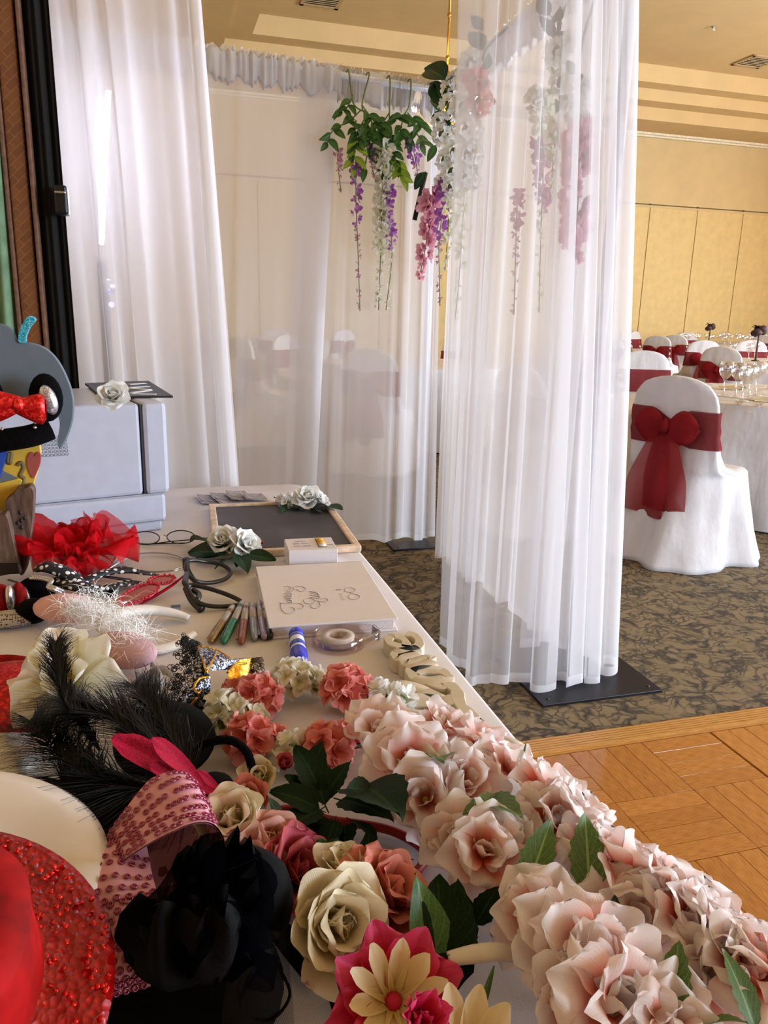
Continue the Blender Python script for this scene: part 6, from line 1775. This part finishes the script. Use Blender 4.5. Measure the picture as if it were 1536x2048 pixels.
# ------------------------------------------------------------------ peach silk garlands along the table edge
pgl = thing('peach_garland', 'garland of ruffled peach silk flowers and green leaves along the right table edge', 'garland', T(1100, 1640))
GA = [(760, 1470, .040, .048, (-.2, -.3, 1)), (820, 1530, .050, .056, (-.3, -.6, .8)), (880, 1470, .040, .048, (.1, 0, 1)), (850, 1600, .040, .052, (-.2, -.7, .6)), (920, 1570, .045, .048, (.1, -.5, .9)), (960, 1500, .040, .050, (.4, .1, 1)), (1010, 1545, .040, .046, (.5, -.1, .9)), (1080, 1590, .045, .050, (.5, 0, .9)), (1100, 1650, .040, .048, (.2, -.5, .8)), (1150, 1640, .040, .048, (.6, .1, .8)), (1170, 1720, .035, .044, (.4, -.3, .8)),
      (1250, 1755, .050, .054, (.4, 0, .9)), (1260, 1840, .040, .048, (-.1, -.5, .8)), (1330, 1790, .045, .050, (.6, .1, .8)), (1370, 1860, .045, .052, (.3, -.3, .9)), (1430, 1880, .045, .050, (.6, 0, .8)), (1480, 1960, .045, .050, (.4, -.2, .9)), (1540, 1960, .045, .050, (.6, 0, .8)), (1420, 1960, .035, .046, (0, -.5, .8))]
ptube(pgl, 'vine', [(x, y, .014) for x, y, *_ in (GA[0], GA[2], GA[4], GA[6], GA[7], GA[9], GA[10], GA[11], GA[13], GA[15], GA[17])], .0035, 'stem_dark', 6)
for k, (x, y, dz, r_, d) in enumerate(GA):
    ruffled(pgl, T(x, y, dz * 1.0), d, r_ * .84, 'peach' if k % 3 else 'peachs', ri, 13)
for a, b, key, k in (((1030, 1620), (885, 1632), 'olive', .75), ((960, 1605), (1040, 1640), 'olive', 1.1), ((1050, 1790), (1100, 1650), 'olive', 1.0), ((1180, 1800), (1170, 1640), 'olive', 1.0), ((1040, 1540), (1066, 1490), 'blade', 1.2), ((1340, 2045), (1358, 1880), 'olive', 1.0), ((1510, 2060), (1425, 1895), 'olive', 1.0), ((1245, 1720), (1257, 1685), 'blade', 1.2), ((860, 1520), (880, 1545), 'olive', 1.3), ((760, 1600), (700, 1585), 'deep', 1.2), ((720, 1575), (790, 1640), 'deep', 1.2), ((1210, 1870), (1225, 1800), 'dark', 1.2), ((1400, 2060), (1500, 2050), 'olive', 1.0)):
    px_leaf(pgl, a, b, .05, .075, key, ri, k, roll=ri.uniform(-.3, .3))
phb = thing('peach_headband', 'peach silk flowers on a cream headband, inside the peach garland', 'headband', T(1080, 1900))
GB = [(920, 1680, .040, .042, (-.4, -.5, .8)), (965, 1710, .045, .048, (-.1, -.6, .8)), (1010, 1690, .040, .044, (.2, -.3, .9)), (1085, 1850, .045, .048, (-.3, -.3, .9)), (1130, 1905, .050, .050, (-.1, -.6, .8)), (1180, 1920, .055, .052, (.2, -.5, .8)), (1150, 2000, .045, .050, (-.2, -.7, .6)), (1220, 2010, .050, .056, (.2, -.6, .7)), (1330, 2060, .045, .046, (.2, -.4, .8))]
for k, (x, y, dz, r_, d) in enumerate(GB): ruffled(phb, T(x, y, dz), d, r_ * .84, 'peach' if k % 2 else 'peachs', ri, 13)
ptube(phb, 'band', [(896, 1918, .046), (950, 1908, .048), (1010, 1904, .044), (1080, 1925, .025), (1180, 1985, .010), (1260, 2060, .008)], [.006, .008, .008, .008, .007, .006], 'band_cream', 10, 6, False, .5)
ptube(phb, 'vine', [(1060, 1860, .02), (1020, 1790, .012), (980, 1730, .015), (940, 1690, .015)], .003, 'stem_dark', 6)
for a, b, key, k in (((960, 1840), (850, 1810), 'deep', 1.15), ((950, 1850), (990, 1785), 'deep', 1.2), ((940, 1860), (860, 1880), 'deep', 1.1), ((930, 1880), (900, 1950), 'deep', 1.1), ((970, 1830), (1040, 1810), 'deep', 1.1), ((900, 1830), (870, 1790), 'dark', 1.1)):
    px_leaf(phb, a, b, .020, .035, key, ri, k)
tag(ptube(None, 'satin_band', [(960, 1470, .006), (1000, 1478, .008), (1025, 1490, .010), (1045, 1510, .008), (1035, 1525, .004)], [.006, .010, .012, .012, .008], 'band_cream', 8, 5, False, .35), 'cream satin band end sticking out of the garland at the table edge', 'headband')

# ------------------------------------------------------------------ hats, pink sequin bow, black tulle bow at the near left
ch2 = thing('cream_hat', 'cream satin hat brim behind the red sequin hat, near left', 'hat', T(-60, 1900))
Mh_ = Matrix.Translation(T(-165, 1790, .078)) @ Matrix.Rotation(.10, 4, 'X') @ Matrix.Rotation(.06, 4, 'Y')
mb = MB(); mb.lathe([(.060, .010), (.080, .012), (.105, .016), (.122, .012), (.130, .004), (.125, -.003), (.105, .004), (.075, .0), (.058, .002)], 64, Mh_); mb.build('brim', 'satin_cream', ch2)
mb = MB(); mb.lathe([(.062, .0), (.060, .02), (.054, .034), (.035, .042), (.001, .044)], 48, Mh_); mb.build('crown', 'satin_cream', ch2)
rh = thing('red_sequin_hat', 'red sequin brimmed party hat in the near left corner', 'hat', T(-60, 2000))
Mr = Matrix.Translation(T(-255, 2015, .118)) @ Matrix.Rotation(.18, 4, 'X') @ Matrix.Rotation(.10, 4, 'Y') @ Matrix.Diagonal((.93, .93, .93, 1))
mb = MB(); mb.lathe([(.084, .012), (.094, .006), (.108, .002), (.128, .004), (.134, .002), (.128, -.002), (.10, -.004), (.07, .004)], 72, Mr); brim = mb.build('brim', 'hat_felt_red', rh)
mb = MB()
def crown(u, v):
    a = u * 2 * PI; z = .07 * v
    r_ = .092 - .010 * v - (.055 * max(0, v - .72) / .28) + .002 * math.sin(a * 6 + v * 7) * v
    return Mr @ Vector((r_ * math.cos(a), r_ * math.sin(a), z + .006 - .02 * max(0, v - .8) * math.cos(a)))
mb.grid(crown, 48, 14, True); mb.build('crown', 'satin_red', rh)
sq = MB(); sq.lathe([(.0001, .0), (.0016, .0002), (.0019, .0007), (.0001, .0006)], 8); sqe, _ = sq.mesh('sequin'); sqe.materials.append(MATS['sequin_red'])
for k in range(150):
    a = ri.uniform(-.6, 1.6); q = ri.uniform(.084, .131)
    put('sequin', sqe, None, brim, Mr @ Matrix.Translation((q * math.cos(a), q * math.sin(a), .0062 - .002 * abs(q - .1) / .03)) @ Matrix.Rotation(ri.uniform(-.5, .5), 4, 'X') @ Matrix.Rotation(ri.uniform(-.4, .4), 4, 'Y'))
sb_ = thing('sequin_bow', 'pink ribbon bow covered in rose sequin rings, beside the cream hat', 'bow', T(260, 1780))
K = T(200, 1745, .058)
ca, sa = math.cos(.25), math.sin(.25)
XB = Vector((ca, sa, 0)); YBv = Vector((-sa, ca, 0)); ZB = Vector((0, 0, 1))
LOOP = curve_pts([(a, b, 0) for a, b in [(x * .80, y * .80) for x, y in ((0, .010), (.030, .034), (.070, .054), (.102, .050), (.114, .014), (.100, -.024), (.062, -.034), (.026, -.018), (0, -.006))]], 6)
def loopf(u, v, off=0.0):
    i = int(round(u * (len(LOOP) - 1))); q = LOOP[i]
    a, b = LOOP[max(i - 1, 0)], LOOP[min(i + 1, len(LOOP) - 1)]; t_ = (b - a).normalized(); n_ = Vector((-t_.y, t_.x, 0))
    g = min(1, q.x / .05); wd = .030 + .045 * g
    p = q + n_ * off
    return K + XB * p.x + ZB * (p.y + .004 * math.sin(v * 6 + u * 9) * g) + YBv * ((v - .5) * wd)
NL = len(LOOP) - 1
mb = MB(); mb.grid(lambda u, v: loopf(u, v), NL, 8); lpo = mb.build('bow_loop', 'ribbon_pink', sb_)
mb = MB(); mb.grid(lambda u, v: loopf(u, v, -.0015), NL, 8); mb.build('loop_lining', 'ribbon_lining', sb_)
TAIL = [T(*q) for q in ((232, 1690, .074), (230, 1750, .080), (234, 1810, .076), (238, 1870, .064), (240, 1940, .046), (242, 1990, .034))]
TP = curve_pts(TAIL, 6)
def tailf(u, v, off=0.0):
    i = int(round(v * (len(TP) - 1))); p = TP[i]; wd = .046 + .010 * math.sin(v * 4)
    d = (TP[min(i + 1, len(TP) - 1)] - TP[max(i - 1, 0)]).normalized(); sd = d.cross(Vector((0, -.3, 1))).normalized() * -1
    n_ = sd.cross(d)
    if n_.z < 0: n_ = -n_
    return p + sd * ((u - .5) * wd) + n_ * (off + .006 * abs(2 * u - 1) * -1 + .004 * math.sin(v * 9 + u * 3))
mb = MB(); mb.grid(lambda u, v: tailf(u, v), 10, len(TP) - 1); tlo = mb.build('bow_tail', 'ribbon_pink', sb_)
K2 = T(240, 1660, .060)
TAIL2 = [T(*q) for q in ((200, 1690, .050), (235, 1700, .062), (262, 1760, .062), (276, 1830, .05), (278, 1890, .035))]
TP2 = curve_pts(TAIL2, 6)
blob(sb_, 'bow_knot', K + Vector((.004, -.006, .008)), (.012, .016, .014), 'ribbon_pink')
rq = MB(); rq.tube([(.0020 * math.cos(a), .0020 * math.sin(a), 0) for a in [j * PI / 4 for j in range(8)]], .0009, 4, False, 1, True); rqe, _ = rq.mesh('sequin'); rqe.materials.append(MATS['sequin_rose'])
def place_sequins(parent, fn, nu, nv, u0, u1, flip=1):
    for j in range(nv):
        for i in range(nu):
            u = u0 + (u1 - u0) * (i + .5 + .5 * (j % 2)) / nu; v = (j + .5) / nv
            if u > u1: continue
            p = fn(u, v); du = fn(min(1, u + .02), v) - fn(max(0, u - .02), v); dv = fn(u, min(1, v + .06)) - fn(u, max(0, v - .06))
            n_ = du.cross(dv)
            if n_.length < 1e-10: continue
            n_.normalize()
            if n_.dot(CAM - p) < 0: n_ = -n_
            put('sequin', rqe, None, parent, frame(p + n_ * .0013, n_, 0, 1))
def loopc(u, v): return loopf(u, v)
def contf(P_, fn):
    return fn
place_sequins(lpo, loopc, 22, 7, .04, .60, -1)
place_sequins(tlo, lambda u, v: tailf(u, v), 6, 17, .05, .95, -1)
strip(sb_, 'care_label', [(240, 1850, .062), (262, 1862, .058)], [(232, 1880, .05), (258, 1905, .046)], 'page_edge', 4)
# black tulle bow with net veil
kb = thing('tulle_bow', 'black tulle and satin bow fascinator with a net veil at the bottom left', 'fascinator', T(430, 1930))
petset('tulle', 'tulle_black', 3, W=(.9, 1.1), bend=(1.6, 2.4), cup=(.3, .2), ruffle=(.14, .22), freq=3.2, base=.3, nu=12, nv=12)
petset('satinb', 'satin_black', 3, W=(.55, .7), bend=(1.5, 2.2), cup=(.35, .2), ruffle=(.12, .2), freq=2.6, base=.3, nu=10, nv=12)
ck_ = T(410, 1900, .055); Mk = frame(ck_, (.1, -.4, 1), 0, .085)
blob(kb, 'bow_knot', ck_ + Vector((0, -.01, .012)), (.020, .020, .022), 'satin_black')
for k in range(7): pet(kb, Mk, 'satinb', k * 2 * PI / 7 + .3, R(ri.uniform(15, 50)), ri.uniform(.8, 1.05), .05, 0, ri, ri.uniform(-.5, .5))
for k, a in enumerate((-1.1, -.6, .6, 2.6, -2.2, 3.4)): pet(kb, Mk, 'tulle', a, R(ri.uniform(20, 45)), ri.uniform(.9, 1.15), .05, .02, ri, ri.uniform(-.4, .4))
for a, b, za, zb_, s_ in (((430, 1880), (500, 1770), .05, .09, 1.0), ((400, 1870), (385, 1790), .05, .10, .9), ((300, 1930), (260, 1990), .04, .05, 1), ((420, 1950), (440, 2040), .05, .08, 1), ((360, 1960), (340, 2060), .05, .07, 1.1)):
    A, B = T(*a, za), T(*b, zb_); y_ = (B - A).normalized(); x_ = y_.cross(Vector((0, 0, 1))).normalized(); z_ = x_.cross(y_); L = (B - A).length * 1.5 * s_
    M = Matrix.Identity(4)
    for i in range(3): M[i][0], M[i][1], M[i][2], M[i][3] = x_[i] * L, y_[i] * L, z_[i] * L, A[i]
    put('petal', PET['satinb'][ri.randrange(3)], None, kb, M)
ptube(kb, 'tulle_roll', [(432, 1830, .05), (442, 1775, .085), (485, 1748, .095), (535, 1775, .085), (552, 1830, .06), (530, 1870, .04)], [.012, .018, .022, .022, .016, .010], 'satin_black', 12, 6, False, .7)
mb = MB()
V0, V1, V2, V3 = T(470, 1840, .075), T(570, 1860, .055), T(440, 2080, .012), T(590, 2060, .010)
mb.grid(lambda u, v: V0.lerp(V1, u).lerp(V2.lerp(V3, u), v) + Vector((0, 0, .030 * math.sin(PI * v) * math.sin(PI * (u * .8 + .1)))), 16, 16); mb.build('net_veil', 'veil_net', kb)
for pts in ([(500, 1880, .07), (478, 1960, .04), (486, 2020, .02), (540, 2040, .02), (580, 1990, .03), (556, 1930, .05), (540, 1880, .065)], [(480, 2000, .04), (520, 1940, .06), (560, 1920, .06)]):
    ptube(kb, 'veil_wire', pts, .0012, 'satin_black', 5, 6)
mb = MB(); mb.lathe([(.001, .012), (.06, .010), (.085, .002), (.08, .0), (.001, .004)], 28, Matrix.Translation(T(330, 1990, .012))); mb.build('base_disc', 'satin_black', kb)
cloth = thing('red_cloth', 'dark red cloth lying under the pink bow and black feathers', 'cloth', T(330, 1700))
mb = MB(); mb.grid(lambda u, v: T(lerp(170, 500, u), lerp(1590, 1900, v), .022 + .012 * math.sin(u * 8 + v * 2) * math.sin(v * 7 + 1) - .004), 22, 22); mb.build('cloth', plain('cloth_red', '7a0c18', .6, var=.1), cloth)
